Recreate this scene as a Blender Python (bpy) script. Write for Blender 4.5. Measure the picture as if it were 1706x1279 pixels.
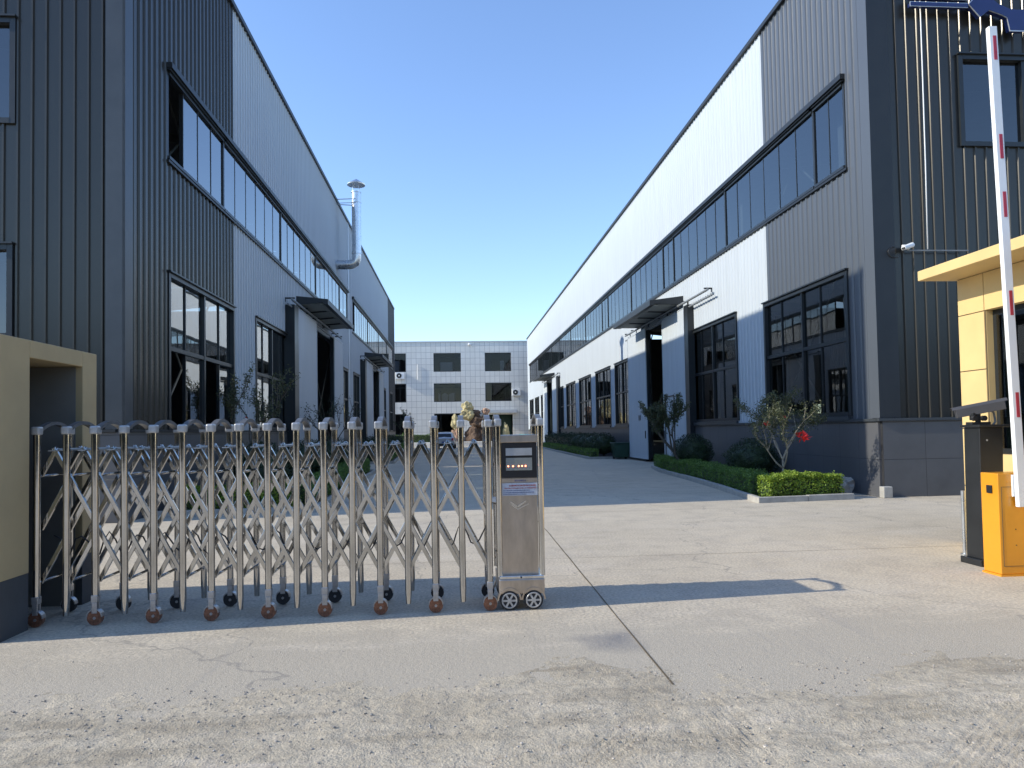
import bpy, bmesh, math, random
import numpy as np
from mathutils import Vector, Matrix, noise
R = math.radians
rnd = random.Random(7)
for o in list(bpy.data.objects): bpy.data.objects.remove(o)
sc = bpy.context.scene
COL = sc.collection

# ---------------------------------------------------------------- camera, sky, sun, exposure
F_PX, CH = 1182.0, 1.55
cd = bpy.data.cameras.new('camera'); cam = bpy.data.objects.new('camera', cd); COL.objects.link(cam)
cd.sensor_width = 36; cd.lens = 36 * F_PX / 1706; cd.shift_y = 0.0229
cd.clip_start = .05; cd.clip_end = 3000
cam.matrix_world = Matrix.Translation((0, 0, CH)) @ Matrix.Rotation(R(-4.5), 4, 'Z') @ Matrix.Rotation(R(90 + 1.9), 4, 'X') @ Matrix.Rotation(R(-1.0), 4, 'Z')
sc.camera = cam
LD = Vector((1, .10, -.573)).normalized()            # direction the sunlight travels
el = math.asin(-LD.z); az = math.atan2(-LD.x, -LD.y)
w = bpy.data.worlds.new('World'); sc.world = w; w.use_nodes = True
nt = w.node_tree; bg = nt.nodes['Background']
sky = nt.nodes.new('ShaderNodeTexSky'); sky.sky_type = 'NISHITA'; sky.sun_disc = False
sky.sun_elevation = el; sky.sun_rotation = az; sky.air_density = 1.15; sky.dust_density = .1; sky.ozone_density = 3.0; sky.altitude = 0
tint = nt.nodes.new('ShaderNodeMix'); tint.data_type = 'RGBA'; tint.blend_type = 'MULTIPLY'; tint.inputs[0].default_value = 1; tint.inputs[7].default_value = (.90, .93, 1.05, 1)
nt.links.new(sky.outputs[0], tint.inputs[6]); nt.links.new(tint.outputs[2], bg.inputs[0]); bg.inputs[1].default_value = .14
sd = bpy.data.lights.new('sun', 'SUN'); sd.energy = 2.7; sd.angle = R(.5); sd.color = (1, .93, .79)
so = bpy.data.objects.new('sun', sd); COL.objects.link(so); so.rotation_euler = LD.to_track_quat('-Z', 'Y').to_euler()
sc.view_settings.view_transform = 'Standard'; sc.view_settings.look = 'None'; sc.view_settings.exposure = 0.98; sc.view_settings.gamma = 1
sc.render.engine = 'CYCLES'
sc.cycles.max_bounces = 8; sc.cycles.transparent_max_bounces = 12; sc.cycles.glossy_bounces = 5

# ---------------------------------------------------------------- materials
def nm(name):
    m = bpy.data.materials.new(name); m.use_nodes = True
    return m, m.node_tree, m.node_tree.nodes['Principled BSDF']
def N(nt, t, **kw):
    n = nt.nodes.new(t)
    for k, v in kw.items(): setattr(n, k, v)
    return n
def coords(nt, scale=(1, 1, 1), kind='Object'):
    tc = N(nt, 'ShaderNodeTexCoord'); mp = N(nt, 'ShaderNodeMapping'); mp.inputs['Scale'].default_value = scale
    nt.links.new(tc.outputs[kind], mp.inputs[0]); return mp.outputs[0]
def ramp(nt, fac, stops):
    r = N(nt, 'ShaderNodeValToRGB'); e = r.color_ramp.elements
    while len(e) < len(stops): e.new(.5)
    for i, (p, c) in enumerate(stops): e[i].position = p; e[i].color = (*c, 1) if len(c) == 3 else c
    nt.links.new(fac, r.inputs[0]); return r.outputs[0]
def mixc(nt, a, b, f, mode='MIX'):
    m = N(nt, 'ShaderNodeMix', data_type='RGBA', blend_type=mode)
    for s, v in ((0, f), (6, a), (7, b)):
        if isinstance(v, (int, float)): m.inputs[s].default_value = v
        elif isinstance(v, tuple): m.inputs[s].default_value = (*v, 1)
        else: nt.links.new(v, m.inputs[s])
    return m.outputs[2]
def noisef(nt, vec, scale, detail=4, rough=.55):
    n = N(nt, 'ShaderNodeTexNoise'); n.inputs['Scale'].default_value = scale; n.inputs['Detail'].default_value = detail; n.inputs['Roughness'].default_value = rough
    nt.links.new(vec, n.inputs['Vector']); return n.outputs[0]
def bump(nt, h, p, strength=.2, dist=.01, prev=None):
    b = N(nt, 'ShaderNodeBump'); b.inputs['Strength'].default_value = strength; b.inputs['Distance'].default_value = dist
    nt.links.new(h, b.inputs['Height'])
    if prev is not None: nt.links.new(prev, b.inputs['Normal'])
    if p is not None: nt.links.new(b.outputs[0], p.inputs['Normal'])
    return b.outputs[0]
def mat(name, col, rough=.5, metal=0., var=.12, scale=3., bmp=0., bscale=40., bdist=.003, streak=False, coat=0):
    m, t, p = nm(name); v = coords(t, (1, 1, .12) if streak else (1, 1, 1))
    f = noisef(t, v, scale, 5, .6)
    lo = tuple(c * (1 - var) for c in col); hi = tuple(min(1, c * (1 + var)) for c in col)
    t.links.new(ramp(t, f, [(.3, lo), (.7, hi)]), p.inputs['Base Color'])
    p.inputs['Metallic'].default_value = metal
    rr = N(t, 'ShaderNodeMapRange'); rr.inputs[3].default_value = max(.02, rough * .8); rr.inputs[4].default_value = min(1, rough * 1.2)
    t.links.new(f, rr.inputs[0]); t.links.new(rr.outputs[0], p.inputs['Roughness'])
    if coat: p.inputs['Coat Weight'].default_value = coat
    if bmp: bump(t, noisef(t, coords(t), bscale, 3), p, bmp, bdist)
    return m
def glass(name, tint, ior=1.5, rough=.0, wav=.0, base=0.):
    m, t, p = nm(name); t.nodes.remove(p); out = t.nodes['Material Output']
    tr = N(t, 'ShaderNodeBsdfTransparent'); tr.inputs[0].default_value = (*tint, 1)
    gl = N(t, 'ShaderNodeBsdfGlossy'); gl.inputs['Roughness'].default_value = rough
    fr = N(t, 'ShaderNodeFresnel'); fr.inputs[0].default_value = ior
    mx = N(t, 'ShaderNodeMixShader')
    if wav:
        n = bump(t, noisef(t, coords(t), 1.3, 1), None, wav, .02); t.links.new(n, gl.inputs['Normal'])
    mr = N(t, 'ShaderNodeMapRange'); mr.inputs[3].default_value = base; t.links.new(fr.outputs[0], mr.inputs[0])
    t.links.new(mr.outputs[0], mx.inputs[0]); t.links.new(tr.outputs[0], mx.inputs[1]); t.links.new(gl.outputs[0], mx.inputs[2]); t.links.new(mx.outputs[0], out.inputs[0])
    return m
def cladding(name, col, rough, metal=.0, dirt=.1):
    m, t, p = nm(name)
    f = noisef(t, coords(t, (.6, .6, .05)), 5, 5, .65)
    big = noisef(t, coords(t), .35, 3)
    c = ramp(t, f, [(.3, tuple(x * (1 - dirt) for x in col)), (.75, col)])
    c = mixc(t, c, tuple(x * .86 for x in col), big)
    # dust along the foot of the sheets
    sx = N(t, 'ShaderNodeSeparateXYZ'); tc = N(t, 'ShaderNodeTexCoord'); t.links.new(tc.outputs['Object'], sx.inputs[0])
    t.links.new(c, p.inputs['Base Color']); p.inputs['Roughness'].default_value = rough; p.inputs['Metallic'].default_value = metal
    bump(t, noisef(t, coords(t, (1, 1, .35)), 1.6, 2), p, .25, .02)
    return m
def tiles(name, col, axis, tw, th, mort, mcol, rough=.4, var=.06, offz=0., offu=0., dirt=.2):
    m, t, p = nm(name)
    tc = N(t, 'ShaderNodeTexCoord'); s = N(t, 'ShaderNodeSeparateXYZ'); cb = N(t, 'ShaderNodeCombineXYZ')
    t.links.new(tc.outputs['Object'], s.inputs[0])
    ad = N(t, 'ShaderNodeMath', operation='ADD'); ad.inputs[1].default_value = offu; t.links.new(s.outputs[axis], ad.inputs[0])
    az_ = N(t, 'ShaderNodeMath', operation='ADD'); az_.inputs[1].default_value = offz; t.links.new(s.outputs[2], az_.inputs[0])
    t.links.new(ad.outputs[0], cb.inputs[0]); t.links.new(az_.outputs[0], cb.inputs[1])
    b = N(t, 'ShaderNodeTexBrick', offset=0., squash=1.); b.inputs['Scale'].default_value = 1; b.inputs['Mortar Size'].default_value = mort; b.inputs['Mortar Smooth'].default_value = .1
    b.inputs['Brick Width'].default_value = tw; b.inputs['Row Height'].default_value = th; b.inputs['Bias'].default_value = 0
    b.inputs['Color1'].default_value = (*[c * (1 - var) for c in col], 1); b.inputs['Color2'].default_value = (*[c * (1 + var) for c in col], 1); b.inputs['Mortar'].default_value = (*mcol, 1)
    t.links.new(cb.outputs[0], b.inputs[0])
    d = noisef(t, coords(t), 1.2, 5, .65)
    c = mixc(t, b.outputs[0], tuple(x * (1 - dirt) for x in col), ramp(t, d, [(.45, (0, 0, 0)), (.75, (.7, .7, .7))]))
    t.links.new(c, p.inputs['Base Color']); p.inputs['Roughness'].default_value = rough
    inv = N(t, 'ShaderNodeMath', operation='SUBTRACT'); inv.inputs[0].default_value = 1; t.links.new(b.outputs[1], inv.inputs[1])
    bump(t, inv.outputs[0], p, .6, .006)
    return m
def leafm(name, a, b, c, trans=.25):
    m, t, p = nm(name); g = N(t, 'ShaderNodeNewGeometry')
    col = ramp(t, g.outputs['Random Per Island'], [(0, a), (.55, b), (1, c)])
    f = noisef(t, coords(t), 4, 2)
    col = mixc(t, col, tuple(x * .6 for x in a), ramp(t, f, [(.4, (0, 0, 0)), (.7, (.6, .6, .6))]))
    t.links.new(col, p.inputs['Base Color']); p.inputs['Roughness'].default_value = .45
    tl = N(t, 'ShaderNodeBsdfTranslucent'); t.links.new(col, tl.inputs[0]); mx = N(t, 'ShaderNodeMixShader'); mx.inputs[0].default_value = trans
    t.links.new(p.outputs[0], mx.inputs[1]); t.links.new(tl.outputs[0], mx.inputs[2]); t.links.new(mx.outputs[0], t.nodes['Material Output'].inputs[0])
    return m
def emis(name, col, s):
    m, t, p = nm(name); p.inputs['Base Color'].default_value = (*col, 1); p.inputs['Emission Color'].default_value = (*col, 1); p.inputs['Emission Strength'].default_value = s
    return m

M = {}
M['dark'] = cladding('charcoal_sheet', (.070, .065, .056), .27, .55)
M['dark2'] = cladding('grey_sheet', (.098, .111, .128), .36, .1)
M['white'] = cladding('pale_sheet', (.55, .60, .635), .42, 0, .2)
M['white2'] = cladding('pale_grey_sheet', (.50, .535, .57), .38, 0, .1)
M['brown'] = cladding('taupe_sheet', (.085, .08, .078), .45, 0)
M['trim'] = mat('dark_trim', (.02, .023, .026), .45, .1, .15, 2)
M['trim2'] = mat('corner_trim', (.055, .062, .068), .34, .15, .15, 1.2, .2, 3, .01)
M['frame'] = mat('window_frame', (.022, .026, .029), .35, .2, .1)
M['glass'] = glass('window_glass', (.45, .53, .54), 1.55, 0, .03, .40)
M['glassr'] = glass('clerestory_glass', (.35, .40, .42), 1.5, 0, .03, .14)
M['glassf'] = glass('far_window_glass', (.34, .36, .40), 1.5, 0, .03, .0)
M['glassd'] = glass('dark_window_glass', (.32, .38, .38), 1.6, .0, .03, .10)
M['inside'] = mat('interior_wall', (.10, .10, .105), .8, 0, .2, 1)
M['insidel'] = mat('interior_roof_sheet', (.2, .21, .22), .7, 0, .15, 1)
M['ifloor'] = mat('interior_floor_paint', (.14, .14, .13), .5, 0, .2, 1)
M['steelc'] = mat('painted_steel', (.25, .27, .28), .5, .2, .15)
M['canopy'] = mat('canopy_sheet', (.03, .034, .037), .45, .1, .2, 2)
M['soffit'] = mat('canopy_soffit', (.26, .27, .25), .6, 0, .2, 2)
M['galv'] = mat('galvanised', (.62, .65, .68), .28, .9, .12, 5, .15, 6, .004)
M['steel'] = None
def steelmat(name, col, r0, r1):
    m, t, p = nm(name); v = coords(t, (1, 1, .3)); f = noisef(t, v, 9, 5, .65)
    t.links.new(ramp(t, f, [(.35, tuple(c * .75 for c in col)), (.65, col)]), p.inputs['Base Color']); p.inputs['Metallic'].default_value = 1
    g = noisef(t, coords(t), 25, 4)
    rr = N(t, 'ShaderNodeMapRange'); rr.inputs[3].default_value = r0; rr.inputs[4].default_value = r1; t.links.new(g, rr.inputs[0]); t.links.new(rr.outputs[0], p.inputs['Roughness'])
    bump(t, noisef(t, coords(t), 7, 2), p, .12, .004)
    return m
M['archm'] = mat('arch_casting', (.17, .17, .17), .4, .5, .2, 20)
M['forkm'] = mat('fork_steel', (.42, .42, .42), .35, .7, .2, 20)
M['camh'] = mat('camera_grey', (.07, .07, .075), .4, .2, .1)
M['steel'] = steelmat('stainless_tube', (.63, .62, .60), .04, .15)
M['steelp'] = steelmat('stainless_panel', (.60, .53, .46), .25, .45)
M['cap'] = mat('cast_grey_cap', (.46, .46, .45), .38, .5, .15, 20)
M['black'] = mat('black_plastic', (.02, .02, .022), .3, 0, .2)
M['blackm'] = mat('black_steel', (.022, .024, .026), .4, .2, .2)
M['rubber'] = mat('rubber', (.03, .028, .027), .8, 0, .3, 20)
M['hub'] = mat('wheel_disc', (.22, .10, .06), .35, .4, .5, 40)
M['chrome'] = steelmat('chrome', (.8, .8, .8), .08, .2)
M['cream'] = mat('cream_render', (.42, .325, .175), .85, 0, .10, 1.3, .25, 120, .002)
M['yellow'] = mat('yellow_panel', (.66, .48, .215), .5, 0, .08, 1.5, .05, 8, .003)
M['joint'] = mat('panel_joint', (.12, .09, .05), .8)
M['base'] = mat('dark_plinth_paint', (.06, .065, .07), .8, 0, .2, 4, .2, 80)
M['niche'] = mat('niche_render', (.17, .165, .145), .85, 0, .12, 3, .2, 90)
M['orange'] = mat('orange_enamel', (.70, .29, .015), .35, 0, .12, 1.5, .05, 6, .003, coat=.3)
M['armw'] = mat('arm_white', (.78, .80, .80), .35, 0, .04, 3)
M['red'] = mat('reflective_red', (.42, .025, .05), .4, 0, .1, 8)
M['redf'] = mat('red_ribbon', (.75, .03, .025), .6, 0, .2, 8)
M['blue'] = mat('emblem_blue', (.014, .026, .11), .35, 0, .1)
M['silver'] = mat('silver_edge', (.6, .62, .64), .3, .6)
M['kerb'] = mat('kerb_concrete', (.36, .345, .31), .9, 0, .18, 5, .3, 60, .004)
M['soil'] = mat('bed_soil', (.07, .055, .04), 1, 0, .35, 8, .6, 30, .02)
M['bark'] = mat('pale_bark', (.28, .25, .19), .85, 0, .25, 14, .4, 50, .004)
M['bark2'] = mat('dark_bark', (.11, .09, .07), .85, 0, .25, 14, .4, 50, .004)
M['leaf1'] = leafm('lime_leaves', (.13, .22, .02), (.25, .37, .04), (.42, .52, .08), .4)
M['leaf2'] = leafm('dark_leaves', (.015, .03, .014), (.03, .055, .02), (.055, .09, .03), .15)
M['leaf3'] = leafm('olive_leaves', (.05, .06, .03), (.10, .12, .05), (.17, .18, .08), .25)
M['leaf4'] = leafm('mid_green_leaves', (.08, .16, .03), (.14, .25, .05), (.24, .35, .07), .3)
M['plS'] = tiles('plinth_tiles_side', (.10, .102, .108), 1, .78, .8, .006, (.03, .03, .032), .35, .05)
M['plF'] = tiles('plinth_tiles_front', (.10, .10, .102), 0, .95, .8, .006, (.03, .03, .032), .4, .05, dirt=.35)
M['facade'] = tiles('facade_tiles', (.66, .66, .63), 0, .64, .8, .018, (.25, .26, .27), .4, .05, dirt=.1)
M['rock1'] = mat('yellow_rock', (.46, .40, .22), .9, 0, .35, 1.5, .8, 4, .1)
M['rock2'] = mat('brown_rock', (.11, .072, .05), .9, 0, .45, 1.5, .9, 4, .15)
M['rock3'] = mat('grey_rock', (.42, .40, .36), .9, 0, .3, 2, .8, 4, .1)
M['pinkr'] = mat('pink_rock', (.42, .27, .19), .9, 0, .3, 2, .8, 4, .1)
M['wood'] = mat('added_wood_foliage', (.02, .026, .017), .9, 0, .4, 1)  # for the unseen wood added behind the viewpoint to darken reflections
M['carp'] = mat('silver_paint', (.55, .56, .58), .3, .4, .03, 1, coat=.6)
M['whitew'] = mat('white_paint', (.8, .8, .78), .6, 0, .06)
M['green'] = mat('green_plastic', (.03, .30, .17), .4)
M['tarp'] = mat('dark_green_plastic', (.015, .05, .03), .5)
M['sticker'] = mat('sticker_paper', (.50, .52, .56), .4, 0, .1, 30)
M['inkr'] = mat('red_ink', (.45, .05, .05), .5); M['inkb'] = mat('blue_ink', (.06, .09, .25), .5)
M['led'] = emis('led_red', (1, .25, .12), 4)
M['lcd'] = mat('screen_grey', (.22, .23, .21), .25, 0, .1, 12)
M['lcd2'] = mat('screen_silver', (.42, .43, .43), .3, .3, .1, 12)
M['pink'] = mat('pink_paint', (.6, .32, .25), .6)
M['recess'] = mat('dark_joint', (.01, .01, .011), .9)

# ---------------------------------------------------------------- mesh helpers
class MB:
    def __init__(s): s.v = []; s.f = []
    def add(s, vs, fs):
        b = len(s.v); s.v += [tuple(v) for v in vs]; s.f += [tuple(i + b for i in f) for f in fs]
    def box(s, a, b, mp=None):
        (x0, y0, z0), (x1, y1, z1) = a, b
        vs = [(x, y, z) for x in (x0, x1) for y in (y0, y1) for z in (z0, z1)]
        if mp: vs = [mp(*v) for v in vs]
        s.add(vs, [(0, 1, 3, 2), (4, 6, 7, 5), (0, 4, 5, 1), (2, 3, 7, 6), (0, 2, 6, 4), (1, 5, 7, 3)])
        return s
    def obox(s, p0, p1, wx, wy, up=(0, 1, 0)):       # bar from p0 to p1, width wx (in the plane) and wy along up
        p0 = Vector(p0); p1 = Vector(p1); d = (p1 - p0).normalized(); u = Vector(up); u = (u - d * u.dot(d)).normalized(); r = d.cross(u)
        vs = [p + r * (a * wx / 2) + u * (b * wy / 2) for p in (p0, p1) for a, b in ((-1, -1), (1, -1), (1, 1), (-1, 1))]
        s.add(vs, [(0, 3, 2, 1), (4, 5, 6, 7)] + [(i, (i + 1) % 4, 4 + (i + 1) % 4, 4 + i) for i in range(4)]); return s
    def tube(s, pts, rad, n=10, cap=True):
        pts = [Vector(p) for p in pts]; rads = rad if isinstance(rad, (list, tuple)) else [rad] * len(pts)
        b = len(s.v); u = None
        for i, p in enumerate(pts):
            d = (pts[min(i + 1, len(pts) - 1)] - pts[max(i - 1, 0)]).normalized()
            if u is None: u = d.orthogonal().normalized()
            u = (u - d * u.dot(d)).normalized(); r = d.cross(u)
            for k in range(n):
                a = 2 * math.pi * k / n; s.v.append(tuple(p + (u * math.cos(a) + r * math.sin(a)) * rads[i]))
        for i in range(len(pts) - 1):
            for k in range(n):
                s.f.append((b + i * n + k, b + i * n + (k + 1) % n, b + (i + 1) * n + (k + 1) % n, b + (i + 1) * n + k))
        if cap:
            s.f.append(tuple(b + k for k in reversed(range(n)))); e = b + (len(pts) - 1) * n; s.f.append(tuple(e + k for k in range(n)))
        return s
    def prism(s, poly, mp, t0, t1):                    # poly in 2d, extruded between t0 and t1; mp(u,v,t)->xyz
        n = len(poly); s.add([mp(u, v, t) for t in (t0, t1) for u, v in poly],
            [tuple(range(n)), tuple(range(2 * n - 1, n - 1, -1))] + [(i, n + i, n + (i + 1) % n, (i + 1) % n) for i in range(n)]); return s
    def build(s, name, m, parent=None, loc=(0, 0, 0), smooth=False, bevel=0, label=None, solid=True, kind=None, autosm=None):
        me = bpy.data.meshes.new(name); me.from_pydata(s.v, [], s.f); me.update()
        bm = bmesh.new(); bm.from_mesh(me)
        if solid: bmesh.ops.recalc_face_normals(bm, faces=bm.faces)
        bm.to_mesh(me); bm.free()
        if smooth: me.polygons.foreach_set('use_smooth', [True] * len(me.polygons))
        if autosm: me.polygons.foreach_set('use_smooth', [True] * len(me.polygons)); me.set_sharp_from_angle(angle=R(autosm))
        for k in (m if isinstance(m, (list, tuple)) else [m]): me.materials.append(k)
        o = bpy.data.objects.new(name, me); COL.objects.link(o); o.location = loc
        if parent is not None: o.parent = parent
        if bevel:
            b = o.modifiers.new('bevel', 'BEVEL'); b.width = bevel; b.segments = 2; b.limit_method = 'ANGLE'; b.angle_limit = R(50); b.harden_normals = False
        if label: o['label'] = label
        if kind: o['kind'] = kind
        return o
def thing(name, label, cat, loc=(0, 0, 0), rz=0, group=None):
    o = bpy.data.objects.new(name, None); o.empty_display_size = .2; COL.objects.link(o); o.location = loc; o.rotation_euler = (0, 0, rz)
    o['label'] = label; o['category'] = cat
    if group: o['group'] = group
    return o
def tag(o, label, cat, group=None):
    o['label'] = label; o['category'] = cat
    if group: o['group'] = group
    return o
def copy_tree(o, parent=None):
    c = o.copy(); COL.objects.link(c)
    if parent is not None: c.parent = parent
    for ch in [x for x in list(COL.objects) if x.parent == o]: copy_tree(ch, c)
    return c

# ---------------------------------------------------------------- ground
def ground_mat():
    m, t, p = nm('yard_concrete'); v = coords(t)
    n1 = noisef(t, v, .35, 5, .6); n2 = noisef(t, v, 2.2, 6, .65); n3 = noisef(t, v, 38, 4, .7); n4 = noisef(t, coords(t, (.5, 1.6, 1)), 1.1, 5, .6)
    c = ramp(t, n1, [(.3, (.455, .405, .32)), (.7, (.545, .49, .395))])
    c = mixc(t, c, (.32, .285, .24), ramp(t, n2, [(.45, (0, 0, 0)), (.72, (.55, .55, .55))]))
    c = mixc(t, c, (.52, .475, .405), ramp(t, n4, [(.5, (0, 0, 0)), (.7, (.6, .6, .6))]))
    c = mixc(t, c, ramp(t, n3, [(.32, (.16, .15, .13)), (.62, (.72, .68, .62))]), .5, 'OVERLAY')
    # sand and grit carried onto the slab from the dirt road
    tcs = N(t, 'ShaderNodeTexCoord'); sxx = N(t, 'ShaderNodeSeparateXYZ'); t.links.new(tcs.outputs['Object'], sxx.inputs[0])
    nd = noisef(t, coords(t, (.7, 1.6, 1)), 1.5, 6, .7)
    md = N(t, 'ShaderNodeMapRange'); md.inputs[1].default_value = 6.6; md.inputs[2].default_value = 4.2; md.inputs[3].default_value = -.25; md.inputs[4].default_value = .5; t.links.new(sxx.outputs[1], md.inputs[0])
    ad0 = N(t, 'ShaderNodeMath', operation='ADD'); t.links.new(md.outputs[0], ad0.inputs[0]); t.links.new(nd, ad0.inputs[1])
    n5 = noisef(t, v, 150, 3, .6)
    dcol = ramp(t, n5, [(.36, (.17, .14, .105)), (.5, (.41, .36, .28)), (.64, (.60, .535, .42))])
    c = mixc(t, c, dcol, ramp(t, ad0.outputs[0], [(.5, (0, 0, 0)), (.68, (.85, .85, .85))]))
    # long faint drag marks and tyre smears
    st = noisef(t, coords(t, (3.0, .18, 1)), 1.4, 4, .7)
    c = mixc(t, c, (.30, .275, .245), ramp(t, st, [(.58, (0, 0, 0)), (.78, (.45, .45, .45))]))
    # hairline cracks
    vo = N(t, 'ShaderNodeTexVoronoi', feature='DISTANCE_TO_EDGE'); vo.inputs['Scale'].default_value = .22
    wv = N(t, 'ShaderNodeVectorMath', operation='ADD'); nn = N(t, 'ShaderNodeTexNoise'); nn.inputs['Scale'].default_value = 1.5; nn.inputs['Detail'].default_value = 5
    t.links.new(v, nn.inputs['Vector']); t.links.new(v, wv.inputs[0]); t.links.new(nn.outputs[1], wv.inputs[1]); t.links.new(wv.outputs[0], vo.inputs['Vector'])
    c = mixc(t, c, (.2, .185, .165), ramp(t, vo.outputs['Distance'], [(.0, (.6, .6, .6)), (.0025, (0, 0, 0))]))
    # soft cast shadow painted into the slab colour in front of the gate
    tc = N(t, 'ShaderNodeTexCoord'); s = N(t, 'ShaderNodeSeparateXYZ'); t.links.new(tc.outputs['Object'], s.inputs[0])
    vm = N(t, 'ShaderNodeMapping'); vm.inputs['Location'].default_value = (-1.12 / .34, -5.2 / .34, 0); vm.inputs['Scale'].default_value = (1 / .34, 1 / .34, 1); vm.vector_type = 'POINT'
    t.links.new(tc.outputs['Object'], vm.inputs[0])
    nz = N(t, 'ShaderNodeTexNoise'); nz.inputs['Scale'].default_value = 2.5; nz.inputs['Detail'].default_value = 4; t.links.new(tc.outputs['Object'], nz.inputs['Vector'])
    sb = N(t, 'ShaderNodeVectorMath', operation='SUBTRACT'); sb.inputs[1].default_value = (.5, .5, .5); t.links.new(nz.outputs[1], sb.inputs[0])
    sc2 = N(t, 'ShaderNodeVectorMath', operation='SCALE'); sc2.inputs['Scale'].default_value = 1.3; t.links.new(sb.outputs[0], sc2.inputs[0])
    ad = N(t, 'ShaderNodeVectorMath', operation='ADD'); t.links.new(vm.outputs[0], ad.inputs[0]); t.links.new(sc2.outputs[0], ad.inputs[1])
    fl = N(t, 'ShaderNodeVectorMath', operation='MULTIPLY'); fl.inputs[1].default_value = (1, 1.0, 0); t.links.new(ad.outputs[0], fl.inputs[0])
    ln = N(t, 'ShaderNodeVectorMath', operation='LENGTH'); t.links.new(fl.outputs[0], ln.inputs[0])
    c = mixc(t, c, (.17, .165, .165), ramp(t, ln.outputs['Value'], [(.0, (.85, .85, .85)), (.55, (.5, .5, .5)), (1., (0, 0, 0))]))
    t.links.new(c, p.inputs['Base Color']); p.inputs['Roughness'].default_value = .82
    b = bump(t, n3, None, .7, .006); b = bump(t, noisef(t, v, 18, 4, .7), None, .5, .012, b); bump(t, n2, p, .3, .012, b)
    return m
def sheet(name, x0, x1, y0, y1, z, m):
    o = MB().box((x0, y0, z - .3), (x1, y1, z)).build(name, m); o['kind'] = 'structure'; return o
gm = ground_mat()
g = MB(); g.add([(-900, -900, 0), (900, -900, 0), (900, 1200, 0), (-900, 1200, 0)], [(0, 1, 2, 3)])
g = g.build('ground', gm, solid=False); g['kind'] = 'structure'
# saw-cut joints of the slab
jm = MB()
def jline(p, q, wd=.012):
    p = Vector((*p, .004)); q = Vector((*q, .004)); d = (q - p).normalized(); r = Vector((-d.y, d.x, 0)) * wd / 2
    n = max(2, int((q - p).length / .5)); vs = []
    for i in range(n + 1):
        c = p.lerp(q, i / n); k = 1 + .5 * noise.noise(c * 3); j = Vector((noise.noise(c * 2.1), noise.noise(c * 2.3 + Vector((5, 5, 5))), 0)) * .006
        vs += [c - r * k + j, c + r * k + j]
    jm.add(vs, [(2 * i, 2 * i + 1, 2 * i + 3, 2 * i + 2) for i in range(n)])
jline((1.28, 4.25), (1.36, 10.6)); jline((-3.2, 8.55), (9.0, 8.55), .008); jline((1.36, 10.6), (1.5, 60), .01)
for y in (13.2, 19, 25, 31, 37, 43, 50, 58): jline((-3.0, y), (6.2, y + .1), .01)
jm = jm.build('yard_joint_lines', M['joint'], solid=False); jm['kind'] = 'structure'

# dirt and gravel apron in front of the slab: real relief
_T = {}
def vnoise(x, y, s, seed=0, oct=4):
    if seed not in _T: _T[seed] = np.random.RandomState(seed).rand(256, 256)
    T = _T[seed]; out = 0; amp = 1; tot = 0
    for o in range(oct):
        xs = x * s + 37.1 * o; ys = y * s + 11.7 * o; xi = np.floor(xs).astype(int); yi = np.floor(ys).astype(int); fx = xs - xi; fy = ys - yi
        fx = fx * fx * (3 - 2 * fx); fy = fy * fy * (3 - 2 * fy); g_ = lambda a, b: T[a % 256, b % 256]
        out = out + amp * ((g_(xi, yi) * (1 - fx) + g_(xi + 1, yi) * fx) * (1 - fy) + (g_(xi, yi + 1) * (1 - fx) + g_(xi + 1, yi + 1) * fx) * fy); tot += amp; amp *= .5; s *= 2
    return out / tot
def dirt_h(x, y):
    edge = 4.42 + .5 * (vnoise(x, y, .9, 3, 5) - .5) * 2 + .05 * x * (x < 0) * -.3
    t_ = np.clip((edge - y) / .7, -1, 1)
    h = -.001 + .016 * t_ + .022 * (vnoise(x, y, 1.2, 1, 5) - .5) + .016 * (vnoise(x, y, 6, 2, 4) - .5) + .008 * (vnoise(x, y, 28, 5, 2) - .5)
    def track(cx, cy, ang, wd, per, amp, seed):
        a = R(ang); u = (x - cx) * math.cos(a) + (y - cy) * math.sin(a); v = -(x - cx) * math.sin(a) + (y - cy) * math.cos(a)
        v = v + .02 * (vnoise(u, u * 0, .8, seed, 2) - .5); m_ = np.clip(1 - (np.abs(v) / wd) ** 6, 0, 1) * np.clip(vnoise(x, y, 1.3, seed + 1, 2) * 2.6 - .45, 0, 1) * np.clip((4.35 - y) * 3, 0, 1)
        return -m_ * amp * 1.35 * (.4 + .6 * np.sin(v * 2 * math.pi / per))
    h = h + track(1.38, 3.4, 87, .13, .036, .010, 10) + track(2.6, 3.3, 38, .16, .038, .010, 14) + track(3.6, 3.2, 108, .14, .036, .010, 18)
    h = h + track(4.3, 3.4, 128, .14, .036, .010, 22) + track(-1.6, 3.1, 8, .16, .038, .010, 26) + track(.4, 3.0, 52, .12, .034, .008, 30) + track(2.3, 2.9, 30, .15, .034, .009, 34)
    return h
xs = np.arange(-4.2, 5.6, .02); ys = np.arange(2.2, 4.9, .016); X, Y = np.meshgrid(xs, ys); H = dirt_h(X, Y)
nx, ny = len(xs), len(ys); vs = np.stack([X, Y, H], -1).reshape(-1, 3)
idx = np.arange(nx * ny).reshape(ny, nx); fs = np.stack([idx[:-1, :-1], idx[:-1, 1:], idx[1:, 1:], idx[1:, :-1]], -1).reshape(-1, 4)
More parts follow.
